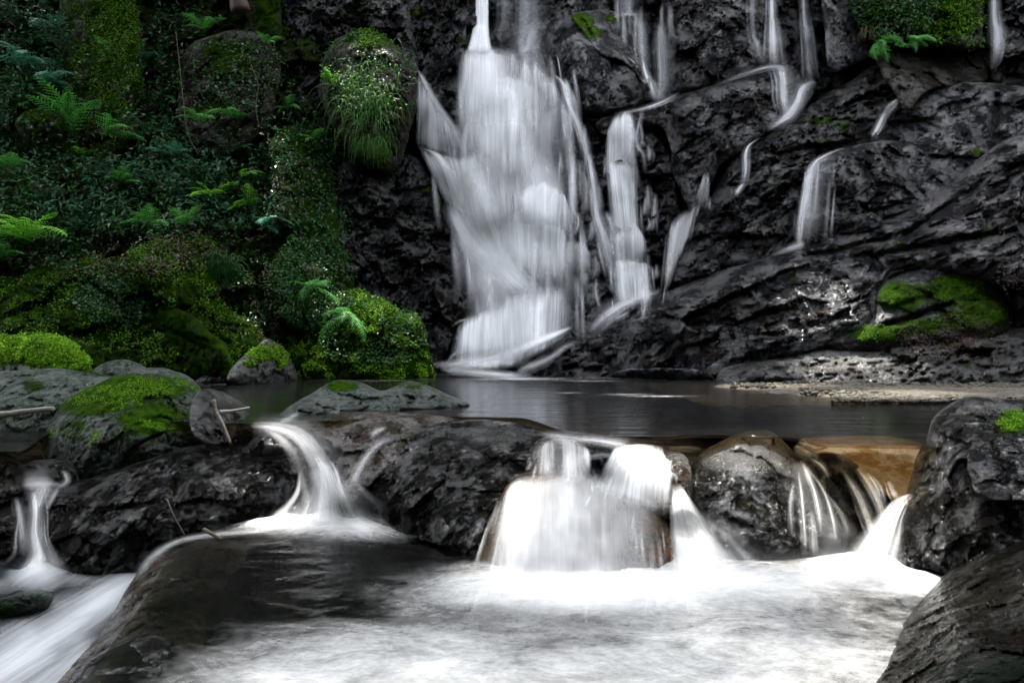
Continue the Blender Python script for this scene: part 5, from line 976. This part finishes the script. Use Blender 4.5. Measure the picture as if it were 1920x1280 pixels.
FERNS = [
 (150, 262, .80, 'fern', 'tall upright fern standing beside the small overhanging mossy ledge', 6, (-160, -20), (30, 75)),
 (60, 140, .75, 'fern_pale', 'large blue green fern beside the tall moss column', 6, (-120, 20), (0, 40)),
 (95, 165, .60, 'fern_pale', 'second blue green fern just below the large one at the upper left', 5, (-80, 20), (-10, 25)),
 (205, 268, .55, 'fern', 'fern spreading flat below the foot of the moss column', 5, (-60, 30), (0, 30)),
 (60, 460, .75, 'fern_bright', 'big bright fern at the left edge above the bank boulder', 8, (-200, 10), (10, 60)),
 (10, 490, .60, 'fern', 'dim fern cut by the left edge below the big bright fern', 5, (-150, -10), (0, 50)),
 (150, 305, .42, 'fern_bright', 'small yellow green fern under the overhanging mossy ledge', 4, (-60, 30), (10, 30)),
 (400, 385, .45, 'fern_bright', 'bright fern in the middle of the left slope', 6, (-170, 0), (10, 50)),
 (480, 395, .42, 'fern_bright', 'yellow green fern right of the bright one in the middle of the slope', 6, (-170, 0), (-10, 40)),
 (455, 345, .34, 'fern_bright', 'little vivid fern pointing down above the pair of bright ferns', 3, (-70, 0), (0, 40)),
 (290, 440, .45, 'fern', 'green fern leaning left above the round grass boulder', 5, (-180, -30), (10, 50)),
 (350, 440, .40, 'fern', 'small fern directly on top of the round grass boulder', 5, (-150, 0), (10, 60)),
 (515, 425, .48, 'fern_pale', 'dull blue fern hanging above the ivy boulder', 5, (-90, 0), (-20, 20)),
 (380, 235, .46, 'fern', 'broad fern at the foot of the square brown moss block', 5, (-140, 0), (0, 40)),
 (440, 230, .40, 'fern', 'fern leaning right beside the square brown moss block', 5, (-120, 10), (0, 40)),
 (280, 120, .42, 'fern_pale', 'grey green fern in the crack right of the moss column', 5, (-120, 0), (-10, 40)),
 (390, 70, .42, 'fern', 'fern arching over the top of the square brown moss block', 5, (-190, -10), (10, 40)),
 (500, 95, .30, 'fern', 'small fern at the top right corner of the square brown block', 4, (-120, 10), (0, 40)),
 (200, 92, .22, 'fern', 'tiny fern growing out of the face of the moss column', 3, (-120, -20), (0, 60)),
 (575, 545, .55, 'fern', 'drooping fern hanging from the base of the ivy boulder', 6, (-150, -20), (-40, 20)),
 (660, 600, .48, 'fern', 'fern drooping in front of the sunlit moss boulder', 6, (-150, -30), (-40, 20)),
 (540, 215, .36, 'fern', 'dark fern hanging in the gully above the ivy block', 4, (-150, -30), (-30, 20)),
 (580, 270, .34, 'fern', 'small fern on the mossy block between gully and slope', 4, (-140, -20), (-10, 40)),
 (1650, 80, .48, 'fern', 'large fern hanging under the leafy moss rock at the upper right', 6, (-140, -40), (-50, 10)),
 (1700, 72, .42, 'fern', 'fern hanging just right of the large one under the leafy moss rock', 5, (-120, -20), (-40, 10)),
 (1680, 100, .34, 'fern', 'small fern lowest in the cluster under the leafy moss rock', 4, (-150, -30), (-30, 20)),
 (240, 350, .42, 'fern', 'fern half hidden in shrubs in the centre of the left slope', 5, (-150, -20), (0, 50)),
 (330, 300, .42, 'fern_pale', 'grey green fern below the square brown moss block', 5, (-160, -20), (0, 50)),
 (20, 330, .44, 'fern', 'fern on the moss mound at the left edge', 5, (-120, 0), (0, 50)),
 (110, 60, .55, 'fern_pale', 'fern high in the upper left corner of the slope', 5, (-120, 10), (-10, 30))]
for i, (x, y, s, mt, lb, nf, sp, lf) in enumerate(FERNS): fern(x, y, s, mt, lb, nf, i, sp, lf)

def tube(name, pts, r0, r1, mat, label=None, cat=None, parent=None, seg=7, group=None):
    p = crom(np.array(pts, float), 6); m = len(p); t = np.gradient(p, axis=0); t /= np.linalg.norm(t, axis=1)[:, None]
    a = np.cross(t, [0.1, 1, .2]); a /= np.linalg.norm(a, axis=1)[:, None]; b = np.cross(t, a); an = np.linspace(0, 2 * math.pi, seg, endpoint=False)
    R = np.linspace(r0, r1, m)[:, None, None] * (1 + .18 * fbm(p * 25, 2, 3))[:, None, None]
    V = p[:, None] + R * (np.cos(an)[None, :, None] * a[:, None] + np.sin(an)[None, :, None] * b[:, None]); i = np.arange(m * seg).reshape(m, seg)
    q = np.stack([i[:-1], np.roll(i[:-1], -1, 1), np.roll(i[1:], -1, 1), i[1:]], -1).reshape(-1, 4); V = np.r_[V.reshape(-1, 3), p[:1], p[-1:]]
    c0 = np.stack([np.full(seg, m * seg), np.roll(i[0], -1), i[0]], -1); c1 = np.stack([np.full(seg, m * seg + 1), i[-1], np.roll(i[-1], -1)], -1)
    return tag(mesh_obj(name, V, [q, np.r_[c0, c1]], M[mat], parent), label, cat, group)
def pp(*a): return [tuple(P(*x)) for x in a]
def shrub(px, py, size, label, n=60, mat='shrub', seed=1, lw=.35, ll=.10, cat='shrub'):
    r = np.random.default_rng(seed); c, nn = surf(np.array([px * 1.]), np.array([py * 1.])); c = c[0] + [0, -.12, 0]; e = tag(empty('leafy_shrub', c), label, cat, 'leafy shrubs on the left slope')
    C = []; Nn = []
    for k in range(6):
        d = np.array([r.normal() * .7, -.5 - .3 * r.random(), .5 + .5 * r.random()]); d *= size / np.linalg.norm(d) * r.uniform(.7, 1.1)
        mid = c + d * .5 + [0, 0, .06 * size]; end = c + d - [0, 0, .08 * size]; tube('stem', [c, mid, end], .006, .003, 'bark', parent=e)
        for q in range(n // 6):
            f = r.uniform(.3, 1.05); C.append(c + d * f + r.normal(size=3) * size * .11); Nn.append([r.normal() * .4, -.5 + r.normal() * .3, .9])
    leaves(np.array(C), np.array(Nn), ll * r.uniform(.6, 1.2, len(C)), ll * lw, r.uniform(0, 1, len(C)), 'foliage', mat, parent=e)
for i, (x, y, s, lb, k) in enumerate([
    (260, 250, .40, 'dark glossy shrub between the moss column and the square moss block', 70), (300, 215, .34, 'small star leaved shrub in front of the brown moss block', 50), (215, 340, .40, 'glossy shrub with pale grey green leaves low in the slope', 80),
    (330, 370, .36, 'low dark shrub left of the pair of bright ferns', 60), (480, 230, .34, 'thin shrub leaning over the gully edge', 50), (370, 330, .30, 'loose green shrub above the bright fern', 50), (120, 100, .55, 'tall airy shrub reaching over the moss column', 110),
    (40, 60, .60, 'dense shrub filling the upper left corner', 120), (160, 20, .45, 'overhanging shrub at the top edge beside the moss column', 90), (380, 430, .22, 'little pale leaved plant above the round grass boulder', 36), (440, 290, .34, 'twiggy shrub below the square moss block', 50),
    (100, 380, .36, 'leafy plant on the moss mound at the left', 60), (30, 250, .40, 'shrub against the left edge below the blue ferns', 70), (540, 330, .26, 'small plant clinging to the ivy block', 40)]): shrub(x, y, s, lb, k, 'cover' if i % 3 == 2 else 'shrub', i + 3)
shrub(625, 165, .26, 'round bright green cushion plant on the hanging mossy rock', 260, 'fern_bright', 40, .5, .06, 'plant')
def tuft(px, py, n, L, label, mat='grass', spread=.16, seed=1, fallz=1.0, fan=.5, w0=.006, zs=None):
    r = np.random.default_rng(seed); c, nn = surf(np.array([px * 1.]), np.array([py * 1.])); c = c[0] + [0, -.03, 0]; V = []; Q = []; T = []
    for k in range(n):
        b = c + np.array([r.normal() * spread, -abs(r.normal()) * .04, r.normal() * (zs or spread * .5)]); l = L * r.uniform(.35, 1.15); dx = r.normal() * fan; out = r.uniform(.25, .6); w = w0 * r.uniform(.7, 1.3); tn = r.uniform(0, 1)
        for q in range(6):
            t = q / 5.; p = b + np.array([dx * t * (1 - .3 * t), -out * t * (1.2 - .5 * t), .55 * t - 1.3 * fallz * t * t]) * l; ww = w * (1 - t) + .0008; V += [p - [ww, 0, 0], p + [ww, 0, 0]]; T += [tn, tn]
            if q: a = len(V) - 4; Q.append((a, a + 1, a + 3, a + 2))
    return tag(mesh_obj('grass_tuft', V, [Q], M[mat], attrs={'tint': T}, smooth=False, origin=c), label, 'grass tuft')
tuft(692, 190, 300, .52, 'long bright grass hanging from the mossy rock beside the waterfall', spread=.24, seed=2, w0=.007, fan=.75, zs=.30)
tuft(700, 268, 120, .45, 'shorter grass hanging below the long bright grass', spread=.1, seed=3, w0=.008)
tuft(405, 490, 300, .45, 'dark drooping grass tuft on the round moss boulder', spread=.14, seed=4, mat='cover', fan=.8, w0=.007)
tuft(588, 505, 40, .28, 'dry straw coloured tuft on the ivy boulder', 'dead', .03, 5)
tuft(1622, 60, 40, .3, 'straw coloured grass hanging beside the upper right ferns', 'dead', .06, 6)
# wood
tube('branch', pp((-120, 782, 4.0), (0, 777, 3.95), (50, 771, 3.92), (100, 766, 3.9)), .022, .016, 'pale bark', 'pale bare branch lying across the grey green boulder at the left edge', 'branch')
tw = tag(empty('twig', P(430, 828, 3.5)), 'dark forked twig leaning beside the lichen boulder', 'twig')
tube('stem', pp((401, 750, 3.52), (405, 770, 3.5), (418, 795, 3.46), (432, 832, 3.42)), .011, .008, 'bark', parent=tw)
tube('side_branch', pp((410, 772, 3.5), (435, 770, 3.55), (468, 764, 3.6)), .010, .006, 'pale bark', parent=tw)
tube('twig', pp((313, 935, 2.98), (325, 965, 2.95), (347, 1004, 2.95)), .004, .003, 'bark', 'thin bare stalk against the long black boulder', 'twig')
tube('twig', pp((382, 992, 2.98), (395, 999, 2.96), (415, 1010, 2.94)), .009, .007, 'bark', 'broken stick stub on the tip of the brown ledge', 'twig')
tube('twig', pp((1505, 822, 3.2), (1516, 836, 3.15), (1530, 842, 3.12), (1550, 838, 3.1)), .004, .003, 'dead' if False else 'pale bark', 'tiny bent reed at the notch in the pool rim', 'twig')
tube('tree_trunk', pp((432, -120, 11.4), (440, -40, 11.4), (452, 22, 11.5)), .10, .16, 'red bark', 'reddish bare trunk foot at the top edge above the brown block', 'trunk')
tube('vine', pp((330, 60, 11), (345, 200, 10.9), (352, 250, 10.8), (372, 290, 10.6)), .005, .004, 'bark', 'thin hanging vine beside the brown moss block', 'vine')
tube('vine', pp((470, 120, 10.9), (484, 160, 10.8), (480, 200, 10.7), (486, 240, 10.6)), .004, .003, 'bark', 'thin vine on the right face of the brown moss block', 'vine')
# unseen leaves added above the left slope to darken it
def over():
    n = 3000; C = np.stack([RNG.uniform(-15, -4.5, n), RNG.uniform(5.5, 12, n), RNG.uniform(10.5, 12.5, n)], -1)
    leaves(C, np.array([0, 0, 1.]) + .5 * RNG.normal(size=(n, 3)), .42, .3, RNG.uniform(0, 1, n), 'shade_leaf_layer', 'canopy', kind='stuff')
over()
